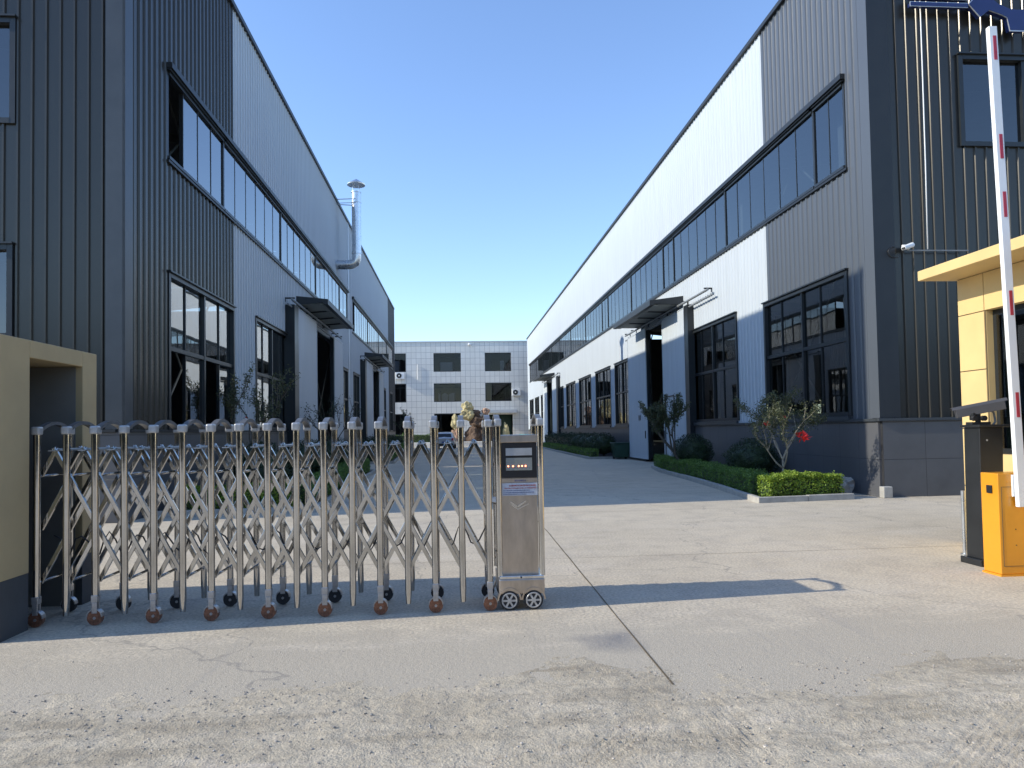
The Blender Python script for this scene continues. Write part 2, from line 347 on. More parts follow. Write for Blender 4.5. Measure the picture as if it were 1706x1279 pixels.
# the sheet only where it stands proud of the slab
Hq = H.reshape(-1)[fs].max(1); fs = fs[Hq > -.004]
me = bpy.data.meshes.new('dirt_apron'); me.from_pydata(vs.tolist(), [], fs.tolist()); me.update(); me.polygons.foreach_set('use_smooth', [True] * len(me.polygons))
def dirt_mat():
    m, t, p = nm('packed_dirt'); v = coords(t)
    a = noisef(t, v, 1.4, 6, .65); b = noisef(t, v, 14, 5, .7); c3 = noisef(t, v, 90, 3, .6)
    c = ramp(t, a, [(.3, (.36, .315, .24)), (.5, (.455, .405, .315)), (.72, (.54, .485, .39))])
    c = mixc(t, c, (.27, .235, .20), ramp(t, b, [(.5, (0, 0, 0)), (.75, (.7, .7, .7))]))
    sk_ = noisef(t, coords(t, (.55, 2.6, 1)), 1.3, 6, .68)
    c = mixc(t, c, (.26, .225, .17), ramp(t, sk_, [(.5, (0, 0, 0)), (.66, (.7, .7, .7))]))
    c = mixc(t, c, (.60, .535, .45), ramp(t, sk_, [(.3, (.7, .7, .7)), (.42, (0, 0, 0))]))
    c = mixc(t, c, ramp(t, c3, [(.3, (.25, .23, .2)), (.65, (.7, .66, .6))]), .45, 'OVERLAY')
    t.links.new(c, p.inputs['Base Color']); p.inputs['Roughness'].default_value = .95
    q = bump(t, c3, None, .9, .008); bump(t, b, p, .8, .02, q); return m
M['dirt'] = dirt_mat(); me.materials.append(M['dirt'])
d = bpy.data.objects.new('dirt_apron', me); COL.objects.link(d); d['kind'] = 'structure'
# loose stones
def stones(name, n, m, seed, smin, smax, ymax, dens):
    rr = random.Random(seed); mb = MB(); k = 0
    ico = bmesh.new(); bmesh.ops.create_icosphere(ico, subdivisions=1, radius=1); iv = [v.co.copy() for v in ico.verts]; ifc = [tuple(v.index for v in f.verts) for f in ico.faces]; ico.free()
    while k < n:
        x = rr.uniform(-4, 5.4); y = 2.3 + (ymax - 2.3) * rr.random() ** dens
        if noise.noise(Vector((x * 1.3, y * 1.3, seed))) < rr.uniform(-.5, .35): continue
        s = smin + (smax - smin) * rr.random() ** 4; z = float(H[min(ny - 1, int((y - 2.2) / .016)), min(nx - 1, int((x + 4.2) / .02))]) if y < 4.5 else 0
        z = max(z, 0 if y > 3.9 else -.01); rot = Matrix.Rotation(rr.uniform(0, 6.3), 3, 'Z') @ Matrix.Rotation(rr.uniform(-.5, .5), 3, 'X'); q = Vector((rr.uniform(.7, 1.3), rr.uniform(.6, 1), rr.uniform(.45, .8)))
        mb.add([rot @ Vector((v.x * q.x, v.y * q.y, v.z * q.z)) * s * (1 + .25 * noise.noise(v * 2 + Vector((k, 0, 0)))) + Vector((x, y, z + s * .25)) for v in iv], ifc); k += 1
    o = mb.build(name, m, solid=False); tag(o, 'loose ' + name.replace('_', ' ') + ' strewn over the dirt apron before the gate', 'gravel'); o['kind'] = 'stuff'
    return o
M['stone'] = leafm('stone_bits', (.28, .245, .20), (.40, .355, .30), (.52, .475, .41), 0)
stones('gravel_grit', 7000, M['stone'], 3, .002, .010, 4.6, 1.0); stones('gravel_pebbles', 60, M['stone'], 8, .007, .018, 4.2, 1.2); stones('yard_grit', 500, M['stone'], 12, .002, .008, 8.5, 1.5)

# ---------------------------------------------------------------- factory buildings
def profile(u0, u1, pitch, rh, rw=.07, top=.035):
    pts = []; k0 = int(math.floor(u0 / pitch)) - 1
    def hgt(u):
        f = (u / pitch - math.floor(u / pitch)) * pitch; c = abs(f - pitch / 2)
        return rh if c <= top / 2 else (rh * (rw / 2 - c) / (rw / 2 - top / 2) if c < rw / 2 else 0)
    bs = set([u0, u1])
    k = k0
    while k * pitch < u1 + pitch:
        for d_ in (-rw / 2, -top / 2, top / 2, rw / 2):
            u = k * pitch + pitch / 2 + d_
            if u0 < u < u1: bs.add(u)
        k += 1
    return [(u, hgt(u)) for u in sorted(bs)]
def corr(mb, mp, u0, u1, z0, z1, holes, pitch=.25, rh=.03):
    cuts = sorted({u0, u1} | {max(u0, min(u1, h[i])) for h in holes for i in (0, 1)})
    for a, b in zip(cuts, cuts[1:]):
        if b - a < 1e-4: continue
        mid = (a + b) / 2; iv = sorted((h[2], h[3]) for h in holes if h[0] < mid < h[1]); z = z0; segs = []
        for h0, h1 in iv:
            if h0 > z: segs.append((z, min(h0, z1)))
            z = max(z, h1)
        if z < z1: segs.append((z, z1))
        pr = profile(a, b, pitch, rh)
        for s0, s1 in segs:
            if s1 - s0 < 1e-4: continue
            n = len(pr); mb.add([mp(u, h, zz) for u, h in pr for zz in (s0, s1)], [(2 * i, 2 * i + 2, 2 * i + 3, 2 * i + 1) for i in range(n - 1)])
def window(parent, mp, u0, u1, z0, z1, vb=(), hb=(), skip=(), name='window', gm_='glass', fw=.06, proud=.045, thin=.035, flush=False):
    f = MB(); i = -.10; go = -.012 if flush else -.05; ps = .02 if flush else proud
    B = lambda a, b, c, d, o0, o1: f.box((a, o0, c), (b, o1, d), mp)
    B(u0 - .04, u0 + fw, z0 - .04, z1 + .04, i, ps); B(u1 - fw, u1 + .04, z0 - .04, z1 + .04, i, ps + .002)
    B(u0 + fw, u1 - fw, z1 - fw, z1 + .04, i, proud + .003); B(u0 + fw, u1 - fw, z0 - .04, z0 + fw, i, proud + .003)
    B(u0 - .06, u1 + .06, z1 + .04, z1 + .075, -.02, proud + .05)            # drip flashing
    for b in vb:
        u, wd = b[0], b[1]; a0, a1 = (b[2], b[3]) if len(b) > 2 else (z0 + fw, z1 - fw)
        B(u - wd / 2, u + wd / 2, a0, a1, i + .01, -.002 if flush else (proud - .03 if wd > .05 else -.02))
    for z, wd in hb: B(u0 + fw, u1 - fw, z - wd / 2, z + wd / 2, i + .013, proud - .037)
    fr = f.build(name, M['frame'], parent)
    ou = Vector(mp(0, 1, 0)) - Vector(mp(0, 0, 0)); eu = Vector(mp(1, 0, 0)) - Vector(mp(0, 0, 0)); fl_ = eu.cross(Vector((0, 0, 1))).dot(ou) < 0
    us = [u0 + fw] + sorted({b[0] for b in vb}) + [u1 - fw]; zs = [z0 + fw] + sorted(h[0] for h in hb) + [z1 - fw]
    p = MB()
    for a, (ua, ub) in enumerate(zip(us, us[1:])):
        for b, (za, zb) in enumerate(zip(zs, zs[1:])):
            if (a, b) in skip: continue
            t = rnd.uniform(-.002, .002); t2 = rnd.uniform(-.003, .003)
            p.add([mp(ua, go + t, za), mp(ub, go - t, za), mp(ub, go - t + t2, zb), mp(ua, go + t + t2, zb)], [(3, 2, 1, 0) if fl_ else (0, 1, 2, 3)])
    p.build('pane', M[gm_], fr, solid=False)
    return fr
def canopy(parent, mp, s0, s1, z_in, z_out, dep, th_in=.34, th_out=.2):
    c = MB(); pl = [(0.0, z_in), (dep, z_out), (dep, z_out - th_out), (dep - .16, z_out - th_out), (dep - .16, z_out - th_out + .07), (0, z_in - th_in)]
    c.prism(pl, lambda u, v, t: mp(t, u, v), s0, s1); o = c.build('door_canopy', M['canopy'], parent)
    for k in range(1, 4):
        r = MB(); s = s0 + (s1 - s0) * k / 4; r.prism([(.03, z_in - th_in - .005), (dep - .18, z_out - th_out + .064), (dep - .18, z_out - th_out + .0), (.03, z_in - th_in - .07)], lambda u, v, t: mp(t, u, v), s - .03, s + .03)
        r.build('canopy_bracket', M['canopy'], o)
    l = MB().box((s0 + .1, dep - .34, z_out - th_out + .0), (s1 - .1, dep - .18, z_out - th_out + .05), mp); l.build('soffit_strip', M['soffit'], o)
    q = MB(); q.prism([(.0, z_in - th_in - .004), (dep - .35, z_out - th_out + .045), (dep - .35, z_out - th_out + .035), (0, z_in - th_in - .014)], lambda u, v, t: mp(t, u, v), s0 + .05, s1 - .05); q.build('soffit', M['soffit'], o)
    return o
def door_leaf(parent, mp, s0, s1, z0, z1, o0, o1, m, name='sliding_door', wicket=None):
    d = MB(); corr(d, lambda u, o, z: mp(u, o1 + o * .4, z), s0 + .03, s1 - .03, z0 + .03, z1 - .03, [], .2, .03)
    o = d.build(name, m, parent, solid=False)
    b = MB().box((s0, o0, z0), (s1, o1 - .004, z1), mp); b.build('door_core', M['frame'], o)
    e = MB()
    for a, c_, z_, y_ in ((s0 - .001, s0 + .03, z0, z1), (s1 - .03, s1 + .001, z0, z1)): e.box((a, o1 - .03, z_ + .002), (c_, o1 + .018, y_ - .002), mp)
    e.box((s0 + .03, o1 - .03, z1 - .03), (s1 - .03, o1 + .018, z1 + .002), mp); e.box((s0 + .03, o1 - .03, z0), (s1 - .03, o1 + .018, z0 + .03), mp)
    e.build('edge_channel', M['white2'] if m != M['white'] else M['white'], o)
    if wicket:
        a, b_, z_, y_ = wicket; k = MB()
        k.box((a, o1 + .0, z_), (a + .05, o1 + .03, y_), mp); k.box((b_ - .05, o1, z_), (b_, o1 + .03, y_), mp); k.box((a + .05, o1, y_ - .05), (b_ - .05, o1 + .03, y_), mp)
        k.build('wicket_frame', M['frame'], o)
    return o
def rail(parent, mp, s0, s1, z, o, brackets):
    r = MB(); r.tube([mp(s0, o, z), mp(s1, o, z)], .045, 8); r.tube([mp(s0 - .3, o - .07, z - .22), mp(s1 + .3, o - .07, z - .22)], .035, 8)
    q = r.build('door_rail', M['steelc'], parent, smooth=False)
    for s in brackets:
        k = MB(); k.box((s - .03, 0, z + .05), (s + .03, o + .06, z + .1), mp); k.box((s - .03, 0, z - .05), (s + .03, .04, z + .05), mp); k.build('bracket', M['frame'], q)
    return q
def shell(root, mpS, mpF, L_, W, H, out, holes_opp, sky_near=True):
    """far walls, roof, interior"""
    mb = MB()
    # opposite long wall with window openings
    z_, top = 0, H - .1
    spans = sorted(holes_opp); u = .2
    for a, b, c, d_ in spans:
        mb.box((u, -W, 0), (a, -W + .15, top), mpS); mb.box((a, -W, 0), (b, -W + .15, c), mpS); mb.box((a, -W, d_), (b, -W + .15, top), mpS); u = b
    mb.box((u, -W, 0), (L_, -W + .15, top), mpS)
    mb.box((L_ - .15, -W + .15, 0), (L_ - .01, -.02, top), mpS)
    mb.build('rear_wall', M['inside'], root)
    # gable roof with skylight slots
    sl = []
    y = 3.2
    while y < L_ - 3 and sky_near: sl.append((y, y + .55)); y += 6.2
    rf = MB()
    for (o0, z0), (o1, z1) in ((( -.12, H - .35), (-W / 2, H + .9)), ((-W + .05, H - .35), (-W / 2, H + .9))):
        def P(u, f, t): return mpS(u, o0 + (o1 - o0) * f, z0 + (z1 - z0) * f + t)
        cs = [0.01] + [v for s in sl for v in s] + [L_ - .02]
        for i in range(len(cs) - 1):
            hole = i % 2 == 1
            for f0, f1 in (((0, .45), (.66, 1)) if hole and (sky_near or o0 < -5) else ((0, 1),)):
                rf.add([P(u, f, t) for u in (cs[i], cs[i + 1]) for f in (f0, f1) for t in (0, .08)], [(0, 1, 3, 2), (4, 6, 7, 5), (0, 4, 5, 1), (2, 3, 7, 6), (0, 2, 6, 4), (1, 5, 7, 3)])
    rf.build('roof', M['insidel'], root)
    fl = MB().box((.1, -W + .2, .01), (L_ - .2, -.4, .05), mpS); fl.build('interior_floor', M['ifloor'], root)
    y = 2.3
    while y < L_:
        c = MB(); 
        for oo in (-.75, -W + .8): c.box((y - .12, oo - .12, .05), (y + .12, oo + .12, H - .4), mpS)
        c.obox(mpS(y, -.7, H - .75), mpS(y, -W / 2, H + .5), .35, .12, (0, 1, 0)); c.obox(mpS(y, -W + .7, H - .75), mpS(y, -W / 2, H + .5), .35, .12, (0, 1, 0))
        c.build('steel_column', M['steelc'], root); y += 6.2
    br = MB()
    for a, b in ((2.3, 8.5), (20.9, 27.1)):
        for z0, z1 in ((.2, 6.4), (6.4, .2), (6.6, 12), (12, 6.6)): br.tube([mpS(a, -1.0, z0), mpS(b, -1.0, z1)], .03, 6)
    for z in (6.5,): br.box((.2, -.95, z), (L_ - .3, -.75, z + .25), mpS)
    br.build('cross_bracing', M['steelc'], root)

# ---- left building
HL = 13.5
LBt = thing('factory_hall', 'charcoal and pale grey factory hall left of the alley, its long wall in shade', 'building', (-6.1, 13.56, 0), R(-.2))
sL = lambda u, o, z: (o, u, z)
fL = lambda u, o, z: (-u, -o, z)
LL = 55.5
HolesL = [(1.97, 26.5, 7.52, 9.42), (28.4, 53.9, 7.52, 9.42), (2.0, 6.36, 1.75, 5.03), (8.5, 12.4, 1.75, 5.12), (16.2, 21.6, 0, 6.1), (23.7, 26.4, 1.75, 5.05), (28.5, 30.9, 1.75, 5.1), (35.6, 40.3, 0, 6.1), (44.5, 46.9, 1.75, 5.2), (50.5, 52.9, 1.75, 5.2)]
mb = MB(); corr(mb, sL, .25, 6.39, 1.65, HL, HolesL); mb.build('dark_side_cladding', M['dark'], LBt, solid=False)
mb = MB(); corr(mb, sL, 6.39, 49.6, 1.65, HL, HolesL); mb.build('pale_side_cladding', M['white2'], LBt, solid=False, label='pale grey ribbed cladding along the middle of the side wall')
mb = MB(); corr(mb, sL, 49.6, 55.3, 1.65, HL, HolesL); mb.build('brown_side_cladding', M['brown'], LBt, solid=False)
HF = [(1.94, 4.4, 7.4, 9.3), (1.97, 4.4, 1.75, 5.08)]
mb = MB(); corr(mb, fL, .3, 24, 1.65, HL + .5, HF, .25, .035); mb.build('front_cladding', M['dark'], LBt, solid=False)
mb = MB()
for a, b in ((.02, 16.0), (21.8, 35.5), (40.4, 55.3)): mb.box((a, -.12, 0), (b, .05, 1.65), sL)
mb.build('plinth', M['plS'], LBt)
MB().box((0, -.05, 0), (24, .055, 1.65), fL).build('front_plinth', M['plF'], LBt)
mb = MB()
for a, b in ((.1, 16.0), (21.8, 35.5), (40.4, 55.3)): mb.box((a, -.02, 1.652), (b, .10, 1.70), sL)
mb.box((.1, -.02, 1.655), (24, .105, 1.705), fL); mb.build('plinth_flashing', M['trim'], LBt)
# corner trim and eaves
mb = MB(); mb.box((-.05, -.0, 1.71), (.26, .05, HL + .1), sL); mb.box((-.048, .0, 1.708), (.30, .05, HL + .1), fL); mb.build('corner_trim', M['trim2'], LBt)
mb = MB(); mb.box((-.06, -.1, HL), (LL, .09, HL + .14), sL); mb.box((.1, .0, HL + .14), (24, .09, HL + .3), fL); mb.box((.3, .0, HL), (24, .088, HL + .138), fL); mb.build('eaves_trim', M['trim'], LBt)
MB().box((26.75, 0, 1.71), (27.0, .045, HL - .01), sL).box((27.9, 0, 1.71), (27.95, .04, HL - .01), sL).build('joint_flashing', M['white2'], LBt)
MB().box((55.2, -.02, 0), (55.45, .055, HL - .005), sL).build('end_trim', M['brown'], LBt)
# clerestory
def clere(root, mp, edges, z0, z1, sub, gm_='glass'):
    for i, (a, b) in enumerate(zip(edges, edges[1:])):
        n = max(2, round((b - a) / sub)); vb = [(a + (b - a) * k / n, .03) for k in range(1, n)]
        window(root, mp, a, b, z0, z1, vb, (), name='clerestory_window', gm_=gm_, fw=.03, flush=True, skip=((0, 0),) if (i == 0 and mp is sL) else ())
clere(LBt, sL, [1.97, 5.6, 11.7, 17.8, 24.0, 26.5], 7.56, 9.38, 1.0); clere(LBt, sL, [28.4, 35.5, 42.0, 48.3, 53.9], 7.56, 9.38, 1.0)
mb = MB(); mb.box((1.9, -.02, 9.46), (26.6, .14, 9.58), sL); mb.box((28.3, -.02, 9.46), (54, .14, 9.58), sL); mb.box((1.9, -.02, 7.42), (26.6, .07, 7.47), sL); mb.box((28.3, -.02, 7.42), (54, .07, 7.47), sL); mb.build('clerestory_flashing', M['trim'], LBt)
# ground floor windows
def gw(root, mp, a, b, z0, z1, big=False, skip=(), gm_='glass', mid=3.45):
    w_ = b - a; c = (a + b) / 2
    vb = [(a + w_ * .24, .03), (c, .09), (a + w_ * .76, .03)] if big else [(a + w_ * .3, .03), (c, .07), (a + w_ * .78, .03)]
    return window(root, mp, a, b, z0, z1, vb, [(mid, .09)], skip, gm_=gm_)
gw(LBt, sL, 2.0, 6.36, 1.75, 5.03, True, skip=((0, 0), (2, 0))); gw(LBt, sL, 8.5, 12.4, 1.75, 5.12, True)
gw(LBt, sL, 23.7, 26.4, 1.75, 5.05); gw(LBt, sL, 28.5, 30.9, 1.75, 5.1); gw(LBt, sL, 44.5, 46.9, 1.75, 5.2); gw(LBt, sL, 50.5, 52.9, 1.75, 5.2)
window(LBt, fL, 1.94, 4.4, 7.4, 9.3, [(3.2, .06)], (), gm_='glassd', proud=.06); window(LBt, fL, 1.97, 4.4, 1.75, 5.08, [(3.2, .06)], [(3.45, .09)], gm_='glassd', proud=.06)
# sliding doors
door_leaf(LBt, sL, 12.9, 16.3, .15, 6.2, .06, .32, M['white2']); door_leaf(LBt, sL, 20.8, 23.3, .15, 6.2, .06, .26, M['white2'])
door_leaf(LBt, sL, 32.2, 35.6, .15, 6.2, .06, .32, M['white2']); door_leaf(LBt, sL, 39.9, 43.0, .15, 6.2, .06, .26, M['white2'])
MB().box((12.25, .0, .0), (12.89, .34, 6.22), sL).build('door_pocket', M['frame'], LBt); MB().box((31.5, .0, .0), (32.19, .34, 6.22), sL).build('door_pocket', M['frame'], LBt)
rail(LBt, sL, 12.0, 22.6, 6.36, .3, (12.2, 14.4, 16.8, 19.2, 21.4, 22.5)); rail(LBt, sL, 31.4, 43.2, 6.36, .3, (31.6, 34, 37, 40, 43))
canopy(LBt, sL, 14.0, 20.7, 6.86, 6.74, 1.2); canopy(LBt, sL, 33.6, 41.2, 6.9, 6.78, 1.2)
shell(LBt, sL, fL, LL, 24, HL, 1, [(a, a + 1.6, 2.0, 3.4) for a in (4, 10.2, 22.6, 35)])

# ---- right building
HR = 13.1
RBt = thing('factory_hall', 'white and dark grey factory hall right of the alley, its long wall sunlit', 'building', (9.07, 14.55, 0), 0)
sR = lambda u, o, z: (-o, u, z)
fR = lambda u, o, z: (u, -o, z)
LR = 74.6
winR = [(1.1, 5.5, 1.8, 5.1), (7.62, 12.0, 1.8, 5.2), (22.0, 25.2, 1.8, 5.2), (26.4, 30.8, 1.8, 5.2), (32.5, 37.0, 1.8, 5.2), (38.7, 43.1, 1.8, 5.2), (44.8, 48.3, 1.8, 5.2), (57.4, 60.6, 1.8, 5.2), (62.4, 66.4, 1.8, 5.2), (68.0, 72.2, 1.8, 5.2)]
HolesR = [(1.0, 71.8, 7.5, 9.5), (14.2, 18.6, 0, 6.15), (49.8, 54.4, 0, 6.15)] + winR
mb = MB(); corr(mb, sR, .3, 5.3, 1.65, HR, HolesR, .25, .028); mb.build('grey_side_cladding', M['dark2'], RBt, solid=False)
mb = MB(); corr(mb, sR, 5.3, 74.5, 1.65, HR, HolesR, .25, .022); mb.build('white_side_cladding', M['white'], RBt, solid=False, label='white ribbed cladding on most of the long wall')
mb = MB(); corr(mb, fR, .3, 24, 1.65, HR + .5, [(2.06, 5.0, 7.65, 9.6)], .25, .035); mb.build('front_cladding', M['dark'], RBt, solid=False)
mb = MB()
for a, b in ((.02, 14.0), (18.9, 49.6), (54.6, 74.5)): mb.box((a, -.12, 0), (b, .05, 1.62), sR)
mb.build('plinth', M['plS'], RBt)
MB().box((0, -.05, 0), (24, .055, 1.62), fR).build('front_plinth', M['plF'], RBt)
mb = MB()
for a, b in ((.0, 14.0), (18.9, 49.6), (54.6, 74.5)): mb.box((a, -.02, 1.622), (b, .10, 1.68), sR)
mb.box((-.1, -.02, 1.625), (24, .105, 1.683), fR); mb.build('plinth_flashing', M['trim2'], RBt)
mb = MB(); mb.box((-.05, 0, 1.69), (.30, .05, HR + .1), sR); mb.build('corner_trim', M['dark2'], RBt)
mb = MB(); mb.box((-.048, .0, 1.688), (.42, .052, HR + .1), fR); mb.build('front_corner_trim', M['trim'], RBt)
mb = MB(); mb.box((-.06, -.1, HR), (LR, .10, HR + .12), sR); mb.box((.1, .0, HR + .0), (24, .09, HR + .3), fR); mb.build('eaves_trim', M['trim'], RBt)
clere(RBt, sR, [1.0, 2.4, 8.3, 14.0, 15.5, 21.2, 26.8, 28.5, 34.2, 40.6, 46.5, 52.0, 58.4, 64.9, 71.8], 7.54, 9.46, 1.0, 'glassr')
mb = MB(); mb.box((.9, -.02, 9.54), (71.9, .14, 9.66), sR); mb.box((.9, -.02, 7.42), (71.9, .07, 7.47), sR); mb.build('clerestory_flashing', M['trim'], RBt)
for k, (a, b, c, d_) in enumerate(winR):
    gw(RBt, sR, a, b, c, d_, gm_='glassd', mid=3.55); MB().box((a - .05, .05, c - .14), (b + .05, .12, c - .045), sR).build('window_sill', M['trim2'], RBt)
window(RBt, fR, 2.06, 5.0, 7.65, 9.6, [(3.55, .08)], (), gm_='glassd', proud=.07)
door_leaf(RBt, sR, 12.15, 15.1, .12, 6.2, .06, .24, M['white'], wicket=(13.6, 14.9, .15, 2.9)); door_leaf(RBt, sR, 17.8, 21.2, .12, 6.2, .06, .24, M['white'])
door_leaf(RBt, sR, 47.5, 50.2, .12, 6.3, .06, .24, M['white']); door_leaf(RBt, sR, 53.9, 57.2, .12, 6.3, .06, .24, M['white'])
MB().box((11.7, .0, .0), (12.14, .25, 6.25), sR).build('door_pocket', M['frame'], RBt); MB().box((46.6, .0, .0), (47.49, .25, 6.3), sR).build('door_pocket', M['frame'], RBt)
rail(RBt, sR, 9.5, 21.6, 6.38, .24, (9.7, 12.3, 15, 18, 20.2, 21.5)); rail(RBt, sR, 46.4, 57.6, 6.45, .24, (46.6, 50, 54, 57.4))
MB().box((21.5, .02, 5.25), (21.62, .12, 6.3), sR).build('rail_post', M['steelc'], RBt)
canopy(RBt, sR, 12.85, 19.4, 6.80, 6.62, 1.38); canopy(RBt, sR, 50.0, 56.0, 6.85, 6.65, 1.38)
shell(RBt, sR, fR, LR, 24, HR, -1, [(a, a + w_, 2.0, 3.5) for a, w_ in ((3.5, 1.2), (5.2, 1.2), (10, 1.4), (15.5, 1.5), (22, 1.6), (28.3, 1.6), (34.5, 1.6), (46.9, 1.6))], False)

for s_ in (15.05, 17.85):
    MB().box((s_ - .10 if s_ < 16 else s_ + .12, .27, 1.1), (s_ - .07 if s_ < 16 else s_ + .15, .31, 1.45), sR).build('door_handle', M['frame'], RBt)
for x in (18.9, 19.15): MB().box((x, .26, 1.95), (x + .08, .272, 2.2), sR).build('door_latch', M['frame'], RBt)
# cable and camera on the right hall
cb = MB(); cb.tube([(9.07 + 1.18, 14.47, 11.5), (9.07 + 1.17, 14.46, 9.3), (9.07 + 1.16, 14.46, 7.2), (9.07 + 1.14, 14.46, 5.32)], .013, 6)
tag(cb.build('power_cable', M['whitew'], smooth=True), 'thin white cable hanging down the dark front wall above the camera rod', 'cable')
cc = thing('security_camera', 'small white security camera on a long thin rod at the corner of the right hall', 'camera', (9.6, 14.44, 5.28))
MB().tube([(.12, -.02, 0), (1.5, -.02, .0)], .014, 6).build('rod', M['steelc'], cc); MB().box((.0, -.05, .02), (.16, .0, .12), None).build('mount', M['whitew'], cc, bevel=.01)
MB().tube([(.18, -.1, .1), (-.10, -.22, .0)], [.055, .05], 12).build('camera_body', M['whitew'], cc, autosm=40); MB().tube([(-.1, -.22, 0), (-.105, -.222, 0)], .04, 12).build('lens', M['black'], cc)
cl_ = [(-.12 + .16 * math.cos(a), .04, -.02 + .12 * math.sin(a)) for a in [i * .5 for i in range(3, 12)]]
MB().tube(cl_, .01, 5).build('cable_loop', M['black'], cc, smooth=True)
# emblem on the right hall
eb = thing('wall_emblem', 'navy blue gear emblem with side bars high on the right hall front', 'emblem', (9.07, 14.55, 0))
low = [(2.17, 10.65), (2.42, 10.38), (2.63, 10.53), (2.94, 10.43), (3.04, 10.38), (3.1, 10.1), (3.43, 10.1), (3.49, 10.38), (3.59, 10.43), (3.90, 10.53), (4.11, 10.38), (4.36, 10.65), (4.17, 10.85), (3.92, 10.86), (3.70, 10.68), (3.44, 10.57), (3.265, 10.55), (3.09, 10.57), (2.83, 10.68), (2.61, 10.86), (2.36, 10.85)]
cxm, czm = 3.265, 10.6
e = MB(); e.prism(low, lambda u, v, t: fR(u, t, v), .14, .27); e.build('gear', M['blue'], eb)
def offp(poly, k): return [(cxm + (u - cxm) * (1 + k / 1.1), czm + (v - czm) * (1 + k / .26)) for u, v in poly]
e = MB(); e.prism(offp(low, .013), lambda u, v, t: fR(u, t, v), .24, .262); e.build('gear_edge', M['silver'], eb)
for z in (10.80, 10.63):
    for a, b in ((.85, 2.16), (4.40, 5.7)):
        o = MB().box((a, .14, z - .04), (b, .25, z + .04), fR).build('bar', M['blue'], eb); MB().box((a - .012, .225, z - .052), (b - .0, .243, z + .052), fR).build('bar_edge', M['silver'], o)

# flue on the left hall
fl = thing('exhaust_flue', 'galvanised steel exhaust flue with conical rain cap rising beside the left hall', 'flue', (-4.98, 36.6, 10.2))
mb = MB(); mb.tube([(-1.05, 0, 0), (-.5, 0, 0), (-.25, 0, .02), (-.07, 0, .11), (.0, 0, .3), (.01, 0, .6), (.02, 0, 3.75)], .235, 20); mb.build('pipe', M['galv'], fl, autosm=40)
mb = MB()
for z in (.55, 3.2, 3.72): mb.tube([(.01, 0, z), (.01, 0, z + .05)], .26, 20)
mb.tube([(-.5, 0, 0), (-.46, 0, 0)], .26, 20); mb.build('pipe_collar', M['galv'], fl, autosm=40)
mb = MB(); mb.tube([(.02, 0, 4.12), (.02, 0, 4.16), (.02, 0, 4.45)], [.46, .47, .02], 24); mb.build('rain_cap', M['galv'], fl, autosm=30)
mb = MB()
for a in range(4): x, y = .2 * math.cos(a * 1.57 + .7), .2 * math.sin(a * 1.57 + .7); mb.tube([(.02 + x, y, 3.7), (.02 + x, y, 4.14)], .012, 5)
mb.build('cap_stay', M['galv'], fl)
mb = MB(); mb.tube([(-1.0, -.1, 3.35), (.02, -.24, 3.35)], .02, 6); mb.tube([(-1.0, .1, 3.15), (.02, .24, 3.15)], .02, 6); mb.tube([(-1.0, -.1, 3.15), (.02, -.24, 3.15)], .015, 6); mb.build('wall_bracket', M['steelc'], fl)

# ---------------------------------------------------------------- far office block
FB = thing('office_block', 'three storey pale tiled office block closing the far end of the alley', 'building', (0, 93, 0))
fF = lambda u, o, z: (u, -o, z)
cols = [(-10.1, -6.45), (-2.87, .70), (3.85, 7.3), (11, 14.6), (-17.3, -13.7)]
rows = [(9.45, 11.9), (5.5, 7.93), (1.3, 3.98)]
hol = [(a, b, c, d_) for a, b in cols for c, d_ in rows if not (a == 3.85 and c == 1.3)] + [(4.3, 7.4, .02, 3.75)]
mb = MB()
cuts = sorted({-22., 22.} | {h[i] for h in hol for i in (0, 1)})
for a, b in zip(cuts, cuts[1:]):
    z = 0
    for c, d_ in sorted((h[2], h[3]) for h in hol if h[0] < (a + b) / 2 < h[1]):
        if c > z: mb.box((a, -.3, z), (b, 0, c), fF)
        z = d_
    mb.box((a, -.3, z), (b, 0, 13.3), fF)
mb.build('wall', M['facade'], FB)
MB().box((-22.1, -12, 13.3), (22.1, .08, 13.45), fF).build('parapet', M['white2'], FB)
mb = MB()
mb.box((-22, -12, 0), (-21.7, -.3, 13.3), fF); mb.box((21.7, -12, 0), (22, -.3, 13.3), fF); mb.box((-21.7, -12, 0), (21.7, -11.7, 13.3), fF); mb.build('rear_wall', M['inside'], FB)
mb = MB(); [mb.box((-21.7, -11.7, z), (21.7, -.3, z + .2), fF) for z in (4.3, 8.3)]; mb.build('floor_slab', M['insidel'], FB)
for a, b, c, d_ in hol[:-1]:
    w_ = b - a; window(FB, lambda u, o, z: fF(u, o - .12, z), a + .04, b - .04, c + .04, d_ - .04, [(a + w_ * .24, .05), (a + w_ * .78, .05)], [(d_ - .55, .05)] if c > 5 and a < 3 else (), gm_='glassf', fw=.07, proud=.03)
for a, b, c, d_ in ((-2.0, -.4, 9.6, 10.75), (-2.3, -.2, 5.6, 6.7), (5.9, 6.4, 9.5, 10.9), (-8.6, -7.4, 9.6, 11.0)):
    MB().box((a, -.75, c), (b, -.7, d_), fF).build('window_blind', M['whitew'], FB)
for u in (-1.9, -1.0): MB().tube([fF(u, -.6, 6.9), fF(u, -.55, 6.9)], .38, 16).tube([fF(u, -.62, 5.6), fF(u, -.62, 6.9)], .05, 6).build('pedestal_fan', M['blackm'], FB)
MB().box((4.3, -2.5, .02), (7.4, -2.4, 3.7), fF).build('entrance_back_wall', M['tarp'], FB)
MB().box((4.1, .0, 3.95), (7.9, .8, 4.35), fF).build('entrance_canopy', M['white2'], FB)
